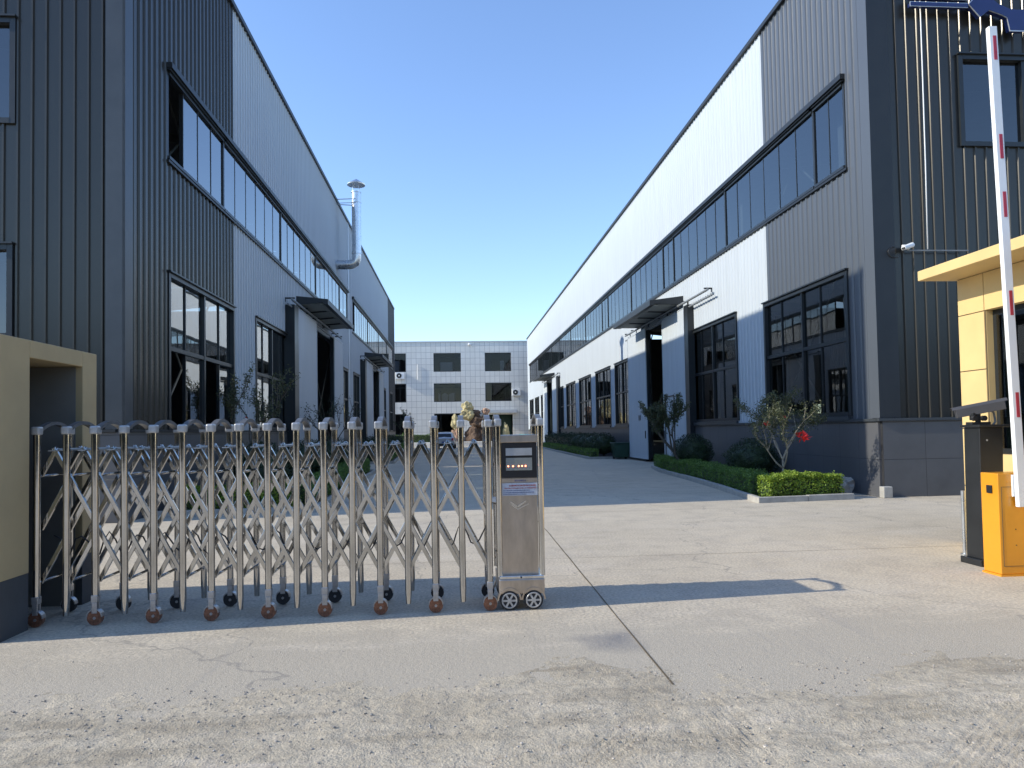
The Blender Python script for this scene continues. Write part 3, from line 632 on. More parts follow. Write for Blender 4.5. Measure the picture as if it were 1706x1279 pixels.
MB().box((-22, 0, 0), (4.2, .05, .9), fF).box((7.5, 0, 0), (22, .05, 1.0), fF).build('plinth', M['plF'], FB)
def ac(loc, lab):
    t = thing('air_conditioner', lab, 'air conditioner', loc, 0, 'air conditioners on the office block')
    MB().box((-.55, -.35, 0), (.55, 0, .85)).build('casing', M['whitew'], t, bevel=.02)
    mb = MB(); mb.tube([(-.12, -.352, .42), (-.12, -.375, .42)], .33, 20); mb.build('fan_grille', M['blackm'], t)
    mb = MB(); mb.tube([(-.12, -.376, .42), (-.12, -.385, .42)], .09, 12); mb.build('fan_hub', M['whitew'], t)
    mb = MB(); mb.box((-.5, -.4, -.06), (-.44, 0, -.002)); mb.box((.44, -.4, -.06), (.5, 0, -.002)); mb.build('bracket', M['steelc'], t)
ac((-7.2, 92.98, 8.55), 'white air conditioner between upper windows near the left hall'); ac((7.9, 92.98, 6.2), 'white air conditioner beside a middle window near the right hall')
lm = thing('flood_lamp', 'small white lamp under the parapet of the office block', 'lamp', (1.85, 92.98, 13.0)); MB().tube([(0, 0, 0), (0, -.3, 0)], .04, 8).build('arm', M['whitew'], lm); MB().tube([(0, -.3, .12), (0, -.3, .02), (0, -.34, -.12)], [.08, .2, .22], 14).build('lamp_head', M['whitew'], lm, smooth=True)
dp = MB(); dp.tube([(-4.95, 92.9, 10.4), (-4.95, 92.9, 8.4)], .05, 6); tag(dp.build('drain_pipe', M['whitew']), 'short white pipe on the tiled facade right of the left air conditioner', 'pipe')

# ---------------------------------------------------------------- plants
def leaf_quad(mb, c, s, rr, nrm=None):
    n = Vector((rr.gauss(0, 1), rr.gauss(0, 1), rr.gauss(0, 1))).normalized()
    if nrm is not None: n = (n * .8 + nrm).normalized()
    u = n.orthogonal().normalized(); u = (Matrix.Rotation(rr.uniform(0, 6.28), 3, n) @ u); v = n.cross(u); l = s * rr.uniform(.8, 1.4); w_ = l * .45
    mb.add([c - u * l * .5, c + v * w_ * .5 + n * l * .06, c + u * l * .5, c - v * w_ * .5 + n * l * .06], [(0, 1, 2, 3)])
def hedge(name, poly_pts, h, wid, m, label, dens, ls, core=M['leaf2'], seed=1, group=None, parent_cat='hedge'):
    """hedge along a polyline of (x,y), clipped box with uneven surface"""
    rr = random.Random(seed); P = [Vector((*p, 0)) for p in poly_pts]
    t = thing(name, label, parent_cat, tuple(P[0]), 0, group); mb = MB(); cr = MB(); sm = MB()
    for a, b in zip(P, P[1:]):
        d_ = (b - a); L_ = d_.length; d_.normalize(); r = Vector((-d_.y, d_.x, 0)); n = int(L_ * dens)
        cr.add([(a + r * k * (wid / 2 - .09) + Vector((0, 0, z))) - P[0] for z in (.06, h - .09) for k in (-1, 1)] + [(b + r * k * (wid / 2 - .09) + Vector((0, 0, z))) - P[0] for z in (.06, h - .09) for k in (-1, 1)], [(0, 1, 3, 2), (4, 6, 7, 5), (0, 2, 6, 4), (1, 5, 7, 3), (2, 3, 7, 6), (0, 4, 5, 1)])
        for i in range(n):
            u = rr.uniform(-.03, L_ + .03); q = rr.random(); lump = 1 + .30 * noise.noise((a + d_ * u) * 3.2) + .14 * noise.noise((a + d_ * u) * 9)
            if q < .45: v = rr.uniform(-1, 1) * wid / 2; z = h * lump * rr.uniform(.86, 1.02); nr = Vector((0, 0, 1))
            elif q < .9:
                sd_ = rr.choice((-1, 1)); z = h * rr.random() ** .8; bz = .85 + .15 * math.sin(min(1, z / h) * math.pi); v = sd_ * wid / 2 * bz * (1 + .15 * noise.noise(Vector((a + d_ * u)) * 4 + Vector((0, 0, z * 5)))) * rr.uniform(.85, 1.05); nr = r * sd_
            else: z = h * rr.random(); v = rr.uniform(-1, 1) * wid / 2; u = rr.choice((0, L_)) + rr.uniform(-.04, .04); nr = d_ * (1 if u > .1 else -1)
            leaf_quad(mb, a + d_ * u + r * v + Vector((0, 0, z)) - P[0], ls, rr, nr * .6)
        for i in range(int(L_ * 14)):                                    # stray shoots
            u = rr.uniform(0, L_); v = rr.uniform(-.9, .9) * wid / 2; q0 = a + d_ * u + r * v - P[0] + Vector((0, 0, h * .9)); hh = rr.uniform(.04, .13)
            for k in range(5): leaf_quad(mb, q0 + Vector((rr.gauss(0, .015), rr.gauss(0, .015), hh * (k + 1) / 5)), ls * .8, rr)
    mb.build('foliage', m, t, solid=False); cr.build('inner_branches', core, t)
    return t
def ball(loc, r, h, m, label, n, ls, seed, group=None):
    rr = random.Random(seed); t = thing('round_shrub', label, 'shrub', loc, 0, group); mb = MB()
    for i in range(n):
        z = rr.uniform(-.75, 1); a = rr.uniform(0, 6.283); s = math.sqrt(1 - z * z); dd = Vector((s * math.cos(a), s * math.sin(a), z)); k = (1 + .13 * noise.noise(dd * 2.3 + Vector((seed, 0, 0))) + .07 * noise.noise(dd * 6)) * rr.uniform(.8, 1.04)
        leaf_quad(mb, Vector((dd.x * r * k, dd.y * r * k, h * .5 + dd.z * h * .5 * k + .05)), ls, rr, dd * .7)
    mb.build('foliage', m, t, solid=False)
    c = MB(); bm = bmesh.new(); bmesh.ops.create_icosphere(bm, subdivisions=3, radius=1)
    for v in bm.verts: v.co = v.co * (1 + .1 * noise.noise(v.co * 2.3 + Vector((seed, 0, 0)))); v.co = Vector((v.co.x * r * .8, v.co.y * r * .8, h * .52 + v.co.z * h * .4))
    c.add([v.co for v in bm.verts], [tuple(v.index for v in f.verts) for f in bm.faces]); bm.free(); c.build('inner_branches', m, t, smooth=True)
    MB().tube([(0, 0, 0), (.02, 0, h * .4)], [.05, .03], 6).build('trunk', M['bark2'], t)
    return t
def tree(loc, h, spread, m, bark, label, seed, leaves, ls, name='young_tree', limbs=4, r0=.035, fork=.35, bare=.3, red=(), levels=3):
    rr = random.Random(seed); t = thing(name, label, 'tree', loc); tr = MB(); cr = MB(); tips = []
    def grow(p, d_, ln, r, lv):
        pts = [p]; q = p
        for k in range(4):
            d_ = (d_ + Vector((rr.gauss(0, .13), rr.gauss(0, .13), rr.gauss(.05, .08)))).normalized(); q = q + d_ * ln / 4; pts.append(q)
            if lv >= 2: tips.append((q, d_, ln))
        tr.tube(pts, [r * (1 - .5 * k / 4) for k in range(5)], 6 if lv > 0 else 8, cap=False)
        if lv >= levels: return
        for k in range(limbs if lv == 0 else rr.choice((2, 3))):
            a = rr.uniform(0, 6.28) if lv else 6.28 * k / limbs + rr.uniform(-.4, .4); side = Vector((math.cos(a), math.sin(a), 0)); nd = (d_ * .7 + side * (spread * rr.uniform(.7, 1.15)) + Vector((0, 0, .35))).normalized()
            grow(pts[rr.choice((3, 4))] if lv else pts[4 if k < 3 else 3], nd, ln * (rr.uniform(.62, .85) if lv else rr.uniform(.75, 1.0) * (1 - fork) / fork * .62), r * .6, lv + 1)
    grow(Vector((0, 0, 0)), Vector((.03, 0, 1)), h * fork, r0, 0)
    tr.build('trunk', bark, t, smooth=True, solid=False)
    for i in range(leaves):
        q, d_, ln = rr.choice(tips)
        if noise.noise(q * 2.5 + Vector((seed, 1, 2))) < -bare + .1 * rr.random() and rr.random() < .7: continue
        leaf_quad(cr, q + Vector((rr.gauss(0, .05), rr.gauss(0, .05), rr.gauss(0, .05))), ls, rr)
    cr.build('crown', m, t, solid=False)
    for (x, y, z, s) in red:
        rb = MB()
        for k in range(16):
            c = Vector((x, y - .06, z)) + Vector((rr.gauss(0, s * .5), rr.gauss(0, s * .3), rr.gauss(0, s * .35))); leaf_quad(rb, c, s * 1.4, rr)
        rb.build('red_ribbon', M['redf'], t, solid=False)
    return t
def bed(name, pts_in, pts_out, label, near=True):
    """soil strip between two polylines with a real kerb along pts_out"""
    n = len(pts_in); s = MB(); s.add([(*p, .06) for p in pts_in] + [(*p, .06) for p in pts_out], [(i, i + 1, n + i + 1, n + i) for i in range(n - 1)])
    o = s.build(name, M['soil'], solid=False); o['kind'] = 'structure'
    loop = [pts_in[0]] + list(pts_out) + [pts_in[-1]]
    k = MB(); P = [Vector((*p, 0)) for p in loop]; wd = .11
    for a, b in zip(P, P[1:]):
        L_ = (b - a).length; m_ = max(1, round(L_ / 1.0)); d_ = (b - a).normalized(); r = Vector((-d_.y, d_.x, 0)) * wd / 2
        for i in range(m_):
            p = a + d_ * (L_ * i / m_ + .004); q = a + d_ * (L_ * (i + 1) / m_ - .004 + (.05 if i == m_ - 1 else 0)); hz = .12 + rnd.uniform(-.006, .006)
            k.add([v + Vector((0, 0, z)) for z in (-.02, hz) for v in (p - r, p + r, q + r, q - r)], [(0, 3, 2, 1), (4, 5, 6, 7)] + [(j, (j + 1) % 4, 4 + (j + 1) % 4, 4 + j) for j in range(4)])
    q = k.build('kerb', M['kerb'], bevel=.012); q['kind'] = 'structure'
bed('planting_bed', [(8.25, 14.3), (8.97, 17.4), (8.97, 20.6), (8.97, 24.8), (8.97, 27.2)], [(6.12, 14.05), (6.56, 17.35), (6.87, 20.56), (7.21, 24.85), (7.6, 27.2)], '')
bed('planting_bed', [(8.97, 36.8), (8.97, 46.5), (8.97, 57.7), (8.97, 64)], [(6.9, 36.8), (7.1, 46.5), (7.35, 57.7), (7.6, 64)], '')
bed('planting_bed', [(-6.0, 14.25), (-6.0, 20), (-6.0, 28.6)], [(-2.85, 14.5), (-3.0, 20), (-3.25, 28.6)], '')
bed('planting_bed', [(-5.95, 36.5), (-5.95, 44), (-5.95, 54), (-5.9, 66)], [(-3.2, 36.5), (-3.5, 44), (-3.8, 54), (-4.1, 66)], '')
# right bed, near
hedge('hedge_row', [(6.42, 14.45), (8.05, 14.62)], .52, .5, M['leaf1'], 'lime green clipped hedge across the near end of the right planting bed', 4600, .052, seed=2)
hedge('hedge_row', [(6.62, 15.0), (6.92, 17.6), (7.2, 20.6), (7.5, 24.8), (7.85, 26.9)], .5, .55, M['leaf4'], 'green clipped hedge along the kerb of the near right planting bed', 2300, .045, seed=3)
ball((8.15, 19.1, .05), .72, 1.12, M['leaf2'], 'dark round shrub nearest the lime hedge on the right', 6500, .045, 4, 'round shrubs in the right bed')
ball((8.05, 23.8, .05), .70, 1.22, M['leaf2'], 'dark round shrub in front of the right sliding door, beside the small olive tree', 5500, .05, 5, 'round shrubs in the right bed')
tree((7.15, 15.15, .05), 2.15, .95, M['leaf3'], M['bark'], 'sparse young tree with red ribbons behind the lime hedge', 21, 11000, .044, limbs=5, r0=.036, fork=.36, bare=.05, red=((.40, -.15, 1.24, .11), (-.3, .1, 1.55, .06), (.05, 0, 1.72, .03), (.30, -.12, 1.32, .07)))
tree((7.45, 23.2, .05), 2.4, .55, M['leaf3'], M['bark2'], 'small olive tree between the dark doorway and a round shrub on the right', 35, 7000, .062, limbs=4, r0=.06, fork=.36, bare=.2)
# right bed, far
for k, (y, r_) in enumerate(((38.3, .7), (40.6, .85), (43.0, .8), (45.6, .8))):
    ball((8.0, y, .05), r_, 1.25, M['leaf2'], ['dark round shrub at the near end of the far right bed', 'broad dark round shrub second from the near end of the far right bed', 'dark round shrub third from the near end of the far right bed', 'dark round shrub touching the long dark hedge of the far right bed'][k], 2600, .07, 40 + k, 'round shrubs in the far right bed')
hedge('hedge_row', [(8.2, 46.6), (8.35, 63)], 1.15, 1.0, M['leaf2'], 'long dark hedge against the wall at the far right', 420, .1, seed=6)
hedge('hedge_row', [(7.25, 37.2), (7.45, 46), (7.75, 62)], .45, .5, M['leaf4'], 'low green hedge along the kerb of the far right bed', 420, .08, seed=7)
# left bed
hedge('hedge_row', [(-5.5, 14.75), (-3.3, 14.85)], .55, .5, M['leaf1'], 'lime green hedge at the near end of the left bed behind the gate', 4200, .052, seed=8)
hedge('hedge_row', [(-3.3, 15.4), (-3.45, 20), (-3.65, 28)], .55, .55, M['leaf4'], 'green hedge along the kerb of the near left bed', 1500, .05, seed=9)
for k, (x, y, r_, h_) in enumerate(((-4.7, 17.5, .8, 1.3), (-4.6, 22.0, .8, 1.3), (-4.6, 26.5, .85, 1.35))):
    ball((x, y, .05), r_, h_, M['leaf2'], ['dark round shrub nearest the gate in the left bed', 'dark round shrub in the middle of the near left bed', 'dark round shrub beside the left sliding door'][k], 3000, .06, 50 + k, 'round shrubs in the left bed')
tree((-5.0, 18.6, .05), 3.0, .8, M['leaf3'], M['bark2'], 'twiggy small tree in front of the left hall nearest the corner', 61, 4200, .055, limbs=4, r0=.05, bare=.1, red=((.2, -.2, 1.7, .08), (-.3, 0, 1.9, .07)))
tree((-4.6, 27.4, .05), 2.9, .7, M['leaf2'], M['bark2'], 'bare branched small tree beside the left sliding door', 64, 1200, .06, limbs=5, r0=.045, bare=.0)
hedge('hedge_row', [(-3.75, 37.2), (-4.1, 46), (-4.5, 64)], .6, .6, M['leaf4'], 'green hedge along the kerb of the far left bed', 350, .08, seed=10)
hedge('hedge_row', [(-4.7, 38), (-4.9, 50), (-5.1, 62)], 1.2, .9, M['leaf2'], 'tall dark hedge before the wall of the left hall, far half', 330, .1, seed=11)
tree((-4.6, 66.5, .0), 3.3, .8, M['leaf2'], M['bark2'], 'dark small tree beyond the left hall near the silver car', 67, 1100, .12, limbs=5, r0=.06, bare=.2)
hedge('hedge_row', [(-9, 88.5), (-3.2, 88.5)], 1.3, 1.2, M['leaf4'], 'green hedge at the foot of the office block behind the car', 300, .12, seed=12)

# ---------------------------------------------------------------- yard end: planter wall, rockery, car, small things
wl = thing('low_wall', 'low white wall across the end of the alley below the rockery', 'wall', (1.0, 76, 0)); MB().box((-1.5, -.3, 0), (8.0, .3, .42)).build('wall_body', M['whitew'], wl, bevel=.03); MB().box((-1.55, -.36, .42), (8.05, .36, .5)).build('coping', M['whitew'], wl, bevel=.02)
wl2 = MB().box((-4.6, 75.6, 0), (-1.6, 75.9, .5)); tag(wl2.build('low_wall', M['whitew'], bevel=.03), 'short piece of low white wall left of the silver car', 'wall')
def rockmesh(parent, name, c, r, m, seed, sub=4):
    bm = bmesh.new(); bmesh.ops.create_icosphere(bm, subdivisions=sub, radius=1)
    for v in bm.verts:
        n_ = .95 + .45 * noise.noise(v.co * 1.4 + Vector((seed, 0, 0))) + .22 * noise.noise(v.co * 3.3 + Vector((0, seed, 0))) - .12 * abs(noise.noise(v.co * 6 + Vector((0, 0, seed))))
        v.co = Vector((v.co.x * r[0] * n_, v.co.y * r[1] * n_, v.co.z * r[2] * n_)) + Vector(c)
    mb = MB(); mb.add([v.co for v in bm.verts], [tuple(v.index for v in f.verts) for f in bm.faces]); bm.free()
    return mb.build(name, m, parent, smooth=False)
rk = thing('rockery', 'brown and yellow rockery piled high at the end of the alley', 'rockery', (2.9, 79, 0))
# rk stands at x=2.9
for k, (x, y, z, a, b, c, mm) in enumerate(((-.9, 0, .9, 1.3, .9, 1.3, 'rock2'), (.15, .1, 1.2, 1.0, .8, 1.6, 'rock2'), (-.35, -.1, 2.6, 1.0, .7, .7, 'rock2'), (-1.5, -.1, 3.45, .85, .6, .8, 'rock1'), (-1.65, -.1, 4.35, .62, .5, .62, 'rock1'),
        (-.75, 0, 3.5, .6, .5, .55, 'rock2'), (-3.0, 0, 2.6, .5, .4, .85, 'rock1'), (-2.9, 0, 1.2, .6, .45, .9, 'pinkr'), (-.1, 0, 3.3, .38, .4, .4, 'rock3'), (.35, 0, 3.7, .42, .4, .5, 'pinkr'), (.5, 0, 2.9, .4, .4, .4, 'rock2'))):
    rockmesh(rk, 'boulder', (x, y, z), (a, b, c), M[mm], k * 3 + 1, 3)
r2 = tag(rockmesh(None, 'standing_stone', (0, 0, 1.15), (.42, .35, 1.3), M['rock1'], 12, 3), 'upright yellow stone standing right of the rockery before the entrance', 'stone'); r2.location = (5.5, 79, 0)
r3 = tag(rockmesh(None, 'standing_stone', (0, 0, .8), (.4, .35, .8), M['pinkr'], 14, 3), 'pinkish stone left of the rockery next to the silver car', 'stone'); r3.location = (-1.2, 78.4, 0)
# silver car, seen from behind
car = thing('parked_car', 'silver hatchback parked nose away beside the rockery', 'car', (-1.0, 67, 0), R(-3))
sec = [(-2.1, .45, .82, .80), (-2.15, .62, .95, .82), (-2.0, .9, 1.08, .83), (-1.8, .95, 1.45, .68), (-1.3, .95, 1.54, .66), (0, .95, 1.55, .66), (.7, .93, 1.42, .66), (1.2, .92, 1.0, .8), (2.0, .85, .82, .76), (2.15, .6, .62, .7)]
mb = MB(); n = 12
for (y, belt, top, hw) in sec:
    for (x, z) in ((-.78, .28), (-.86, .45), (-.87, min(belt, top)), (-hw if top > 1.1 else -.8, top - .06), (-hw * .85, top), (0, top + .03), (hw * .85, top), (hw if top > 1.1 else .8, top - .06), (.87, min(belt, top)), (.86, .45), (.78, .28), (0, .26)): mb.v.append((x, y, z))
for i in range(len(sec) - 1):
    for k in range(n): mb.f.append((i * n + k, i * n + (k + 1) % n, (i + 1) * n + (k + 1) % n, (i + 1) * n + k))
mb.f.append(tuple(range(n))); mb.f.append(tuple((len(sec) - 1) * n + k for k in range(n)))
mb.build('body', M['carp'], car, autosm=35)
mb = MB(); mb.add([(-.66, -2.0, 1.02), (.66, -2.0, 1.02), (.58, -1.84, 1.40), (-.58, -1.84, 1.40)], [(0, 1, 2, 3)]); mb.build('rear_window', M['black'], car, solid=False).location = (0, -.035, 0)
for s in (-1, 1):
    MB().box((s * .74 - .09, -2.2, .78), (s * .74 + .09, -2.08, 1.0)).build('tail_light', M['red'], car, bevel=.02)
    for y in (-1.35, 1.35): MB().tube([(s * .7, y, .32), (s * .88, y, .32)], .32, 18).build('wheel', M['rubber'], car)
MB().box((-.8, -2.22, .3), (.8, -2.1, .52)).build('rear_bumper', M['blackm'], car, bevel=.03); MB().box((-.25, -2.235, .58), (.25, -2.2, .70)).build('number_plate', M['inkb'], car)
def bucket(loc, m, label, h=.5, r_=.3):
    t = thing('plastic_tub', label, 'tub', loc); MB().tube([(0, 0, 0), (0, 0, h)], [r_ * .8, r_], 14).build('tub_body', m, t, autosm=40); MB().tube([(0, 0, h), (0, 0, h + .05)], r_ * 1.08, 14).build('rim', m, t, autosm=40)
bucket((8.15, 83, .0), M['green'], 'bright green tub at the foot of the office block', 1.1, .75); bucket((7.2, 83, 0), M['redf'], 'small red tub left of the green tub', .9, .25)
# wheeled bin in the gap by the right door
bn = thing('wheeled_bin', 'dark green waste bin against the right wall beyond the sliding door', 'bin', (8.45, 37.0 - .75, 0))
mb = MB(); mb.add([(x * k, y * k, z * .8) for z, k in ((.12, .34), (1.0, .42)) for x, y in ((-1, -1), (1, -1), (1, 1), (-1, 1))], [(0, 3, 2, 1), (4, 5, 6, 7)] + [(j, (j + 1) % 4, 4 + (j + 1) % 4, 4 + j) for j in range(4)]); mb.build('bin_body', M['tarp'], bn, bevel=.03)
MB().box((-.46, -.46, .8), (.46, .48, .86)).build('lid', M['tarp'], bn, bevel=.03)
for s in (-1, 1): MB().tube([(s * .28, .24, .1), (s * .35, .24, .1)], .1, 12).build('wheel', M['rubber'], bn)
# small weathered block at the corner of the right hall and swept heap behind it
st = MB(); st.box((8.93, 14.30, 0), (9.13, 14.47, .24)); tag(st.build('concrete_block', M['kerb'], bevel=.015), 'small pale concrete block at the foot of the right hall corner', 'block')
sk = tag(rockmesh(None, 'cement_bag', (0, 0, .16), (.34, .2, .26), M['kerb'], 31, 3), 'slumped grey cement bag against the plinth right of the lime hedge', 'bag'); sk.location = (8.62, 15.5, 0)

# ---------------------------------------------------------------- cream gate pillar housing (left)
PH = thing('gate_housing', 'cream rendered housing with dark base and open niche where the gate slides in', 'gate housing', (-3.5, 5.75, 0))
# local: x from -4 to 0, y 0..1.46, z 0..2.36
mb = MB()
def cw(m_, x0, y0, z0, x1, y1, z1): m_.box((x0, y0, z0), (x1, y1, z1))
cw(mb, -4.0, 0, .46, 0, .38, 2.37); cw(mb, -4.0, 1.21, .46, 0, 1.47, 2.37); cw(mb, -4.0, .38, 2.225, 0, 1.21, 2.37); mb.build('wall', M['cream'], PH, bevel=.006)
mb = MB(); cw(mb, -4.0, .004, -.1, -.003, .376, .46); cw(mb, -4.0, 1.214, -.1, -.003, 1.466, .46); mb.build('dark_base', M['base'], PH)
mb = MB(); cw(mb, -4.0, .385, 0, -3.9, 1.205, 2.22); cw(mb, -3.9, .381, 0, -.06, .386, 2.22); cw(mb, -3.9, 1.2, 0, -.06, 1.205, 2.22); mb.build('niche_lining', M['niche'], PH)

# ---------------------------------------------------------------- retractable gate
GY = 6.2; GX0 = -3.48; SP = .2344; D = .5
G = thing('retractable_gate', 'stainless steel folding gate of scissor lattice on wheels with a drive cabinet at its end', 'gate', (GX0, GY, 0))
def T(p): return (p[0], p[1], p[2])
post = None; proto = {}
def link(o, parent, loc):
    c = o.copy(); COL.objects.link(c); c.parent = parent; c.location = loc; return c
capm = MB(); 
def arch_pts(n=12): return [(0, D * k / n, 1.592 + .08 * math.sin(math.pi * k / n) ** .8) for k in range(n + 1)]
NP = 17
for i in range(NP):
    x = i * SP; wheel = i % 2 == 0
    for r_ in (0, 1):
        key = ('p', wheel)
        z0 = .235 if wheel else .085
        if key not in proto:
            mb = MB(); mb.tube([(0, 0, z0), (0, 0, 1.595)] if wheel else [(0, 0, z0), (0, 0, .2), (0, 0, 1.595)], .028 if wheel else [.022, .028, .028], 20); o = mb.build('post', M['steel'], G, (x, r_ * D, 0), autosm=40); jr = random.Random(9)
            cp = MB(); cp.box((-.034, -.036, 1.585), (.034, .036, 1.655)); c = cp.build('post_cap', M['cap'], o, bevel=.014); proto[key] = (o, c)
        else:
            o0, c0 = proto[key]; o = link(o0, G, (x, r_ * D, 0)); link(c0, o, (0, 0, 0)); o.rotation_euler = (R(jr.uniform(-.15, .15)), R(jr.uniform(-.22, .22)), R(jr.uniform(-60, 60)) * 0)
        if wheel:
            if 'w' not in proto:
                fk = MB(); fk.box((-.026, -.03, .19), (.026, .03, .25)); fk.box((-.022, -.026, .10), (.022, -.014, .19)); fk.box((-.022, .014, .10), (.022, .026, .19)); f_ = fk.build('wheel_fork', M['forkm'], G, (x, r_ * D, 0), bevel=.004)
                wh = MB(); wh.tube([(0, -.02, .062), (0, .02, .062)], .06, 24); w_ = wh.build('wheel', M['hub'], f_, autosm=40)
                ty = MB(); ty.tube([(.0, -.012, .062), (0, .012, .062)], .0625, 24); 
                hb = MB(); hb.prism([(a_ * .062 * math.cos(t), .068 + a_ * .066 * math.sin(t)) for a_, rng in ((1, [k * math.pi / 12 for k in range(13)]), (.9, [k * math.pi / 12 for k in reversed(range(13))])) for t in rng], lambda u, v, t: (u, t, v + .004), -.028, .028); h_ = hb.build('wheel_cover', M['forkm'], f_)
                bt = MB().tube([(0, -.024, .062), (0, .024, .062)], .012, 12).build('axle', M['forkm'], f_)
                proto['w'] = (f_, w_, h_, bt)
            else:
                f0 = proto['w']; f_ = link(f0[0], G, (x, r_ * D, 0)); qs = [link(q, f_, (0, 0, 0)) for q in f0[1:]]
                if r_:
                    if 'rw' not in proto: proto['rw'] = qs[0].data.copy(); proto['rw'].materials[0] = M['rubber']
                    qs[0].data = proto['rw']
    # arch joining front and rear post
    if 'a' not in proto:
        am = MB(); P_ = [(y, z) for _, y, z in arch_pts()]; up = [(y, z + .028) for y, z in P_]; lo = [(y, z - .0) for y, z in P_]
        n_ = len(P_)
        vs = [(x_, y, z) for x_ in (-.024, .024) for (y, z) in up] + [(x_, y, z) for x_ in (-.024, .024) for (y, z) in lo]
        f = []
        for k in range(n_ - 1):
            f += [(k, k + 1, n_ + k + 1, n_ + k), (2 * n_ + k, 3 * n_ + k, 3 * n_ + k + 1, 2 * n_ + k + 1), (k, 2 * n_ + k, 2 * n_ + k + 1, k + 1), (n_ + k, n_ + k + 1, 3 * n_ + k + 1, 3 * n_ + k)]
        f += [(0, n_, 3 * n_, 2 * n_), (n_ - 1, 3 * n_ - 1, 4 * n_ - 1, 2 * n_ - 1)]
        am.add(vs, f); proto['a'] = am.build('arch_cap', M['archm'], G, (x, 0, 0), autosm=40)
    else: link(proto['a'], G, (x, 0, 0))
    # inner uprights and low tie seen between the rows
    for z in (.36, 1.24):
        if 'tie' not in proto: proto['tie'] = MB().tube([(0, .02, 0), (0, D - .02, 0)], .012, 8).build('tie_rod', M['steel'], G, (x, 0, z), smooth=True)
        else: link(proto['tie'], G, (x, 0, z))
DZ = .222; ZP = 1.46
def lbar(x0, z0, x1, z1, y):
    mb = MB(); mb.obox((x0, y, z0), (x1, y, z1), .034, .022); return mb
for row in (0, 1):
    yb = (.045 if row == 0 else D - .045)
    for i in range(NP - 1):
        for sgn in (1, -1):
            xs_ = (i + .5) * SP; steps = 5
            lim = (NP - 1) * SP - xs_ if sgn > 0 else xs_
            L_ = min(steps * SP / 2, lim); z1 = ZP - L_ / (SP / 2) * DZ; ext = .02
            y = yb + (.0 if sgn > 0 else .017) * (1 if row == 0 else -1)
            mb = lbar(xs_ - sgn * ext * .45, ZP + ext * .85, xs_ + sgn * L_, z1, y)
            mb.tube([(xs_, y - .018, ZP), (xs_, y + .018, ZP)], .013, 8)
            mb.build('lattice_bar', M['steel'], G, bevel=.003)
    # lower return bars that close the lattice at the foot
mb = None
for i in range(NP - 1):
    xs_ = (i + .5) * SP
    if i == 0:
        br = MB(); br.box((-.03, -.0, ZP - .012), (.03, D, ZP - .004)); br.tube([(0, .03, ZP), (0, D - .03, ZP)], .009, 8); proto['br'] = br.build('peak_bracket', M['cap'], G, (xs_, 0, 0))
        proto['br'].scale = (1, 1, 1)
    else: link(proto['br'], G, (xs_, 0, 0))
# electric cable threaded through the lattice
pts = []
for k in range(NP * 6 - 5):
    x = k / 6 * SP; pts.append((x, D / 2 + .03 * math.sin(k), .62 + .10 * math.cos(k / 6 * 2 * math.pi) + .02 * math.sin(k * 1.7)))
MB().tube(pts, .007, 5).build('supply_cable', M['black'], G, smooth=True)
# drive cabinet
cx0, cx1 = .335, .735   # world x of the cabinet
DC = MB().box((.375, .02, .13), (.70, D - .02, 1.47)).build('drive_cabinet', M['steelp'], G, (-GX0, 0, 0), bevel=.004)
MB().box((.345, -.03, .135), (.745, D + .03, .27)).build('skirt', M['steelp'], DC, bevel=.012)
MB().box((.352, -.034, .27), (.738, D + .034, .295)).build('skirt_band', M['chrome'], DC, bevel=.004)
for x in (.358, .728):
    for r_ in (0, 1):
        MB().tube([(x, r_ * D, .29), (x, r_ * D, 1.60)], .026, 20).build('corner_post', M['steel'], DC, autosm=40); MB().box((x - .032, r_ * D - .034, 1.59), (x + .032, r_ * D + .034, 1.66)).build('post_cap', M['cap'], DC, bevel=.014)
    a_ = link(proto['a'], DC, (x, 0, 0))
MB().box((.378, -.012, 1.45), (.705, D - .01, 1.515)).build('top_rail', M['steelp'], DC, bevel=.004)
MB().box((.388, -.002, 1.14), (.698, .018, 1.445)).build('screen_housing', M['black'], DC, bevel=.003)
sp = MB().box((.425, -.012, 1.335), (.655, -.003, 1.40)).build('display_strip', M['lcd2'], DC)
sp = MB().box((.425, -.012, 1.205), (.655, -.003, 1.315)).build('display_panel', M['lcd'], DC)
mb = MB()
for x in (.445, .487, .537, .566, .597): mb.tube([(x, -.0125, 1.243), (x, -.0155, 1.243)], .0065, 10)
mb.build('indicator_light', M['led'], DC)
MB().box((.39, .006, .985), (.698, .0165, 1.095)).build('notice_sticker', M['sticker'], DC)
rr = random.Random(5)
for z, mm, x0, x1, hh in ((1.073, 'inkr', .45, .68, .012), (1.05, 'inkr', .41, .69, .008), (1.03, 'inkb', .40, .62, .006), (1.012, 'inkb', .40, .66, .006), (.997, 'inkb', .40, .60, .005), (1.115, 'inkb', .50, .60, .014)):
    mb = MB(); x = x0
    while x < x1:
        w_ = rr.uniform(.005, .011)
        for k in range(3): 
            if rr.random() < .8: mb.box((x, .0025, z - hh / 2 + hh * k / 3), (x + w_, .0048, z - hh / 2 + hh * (k + .55) / 3))
        mb.box((x + w_ * rr.uniform(.2, .6), .0022, z - hh / 2), (x + w_ * .75, .0046, z + hh / 2)); x += w_ + .0035
    mb.build('sticker_lettering', M[mm], DC)
MB().box((.39, .006, 1.10), (.698, .0165, 1.135)).build('name_strip', M['steelp'], DC)
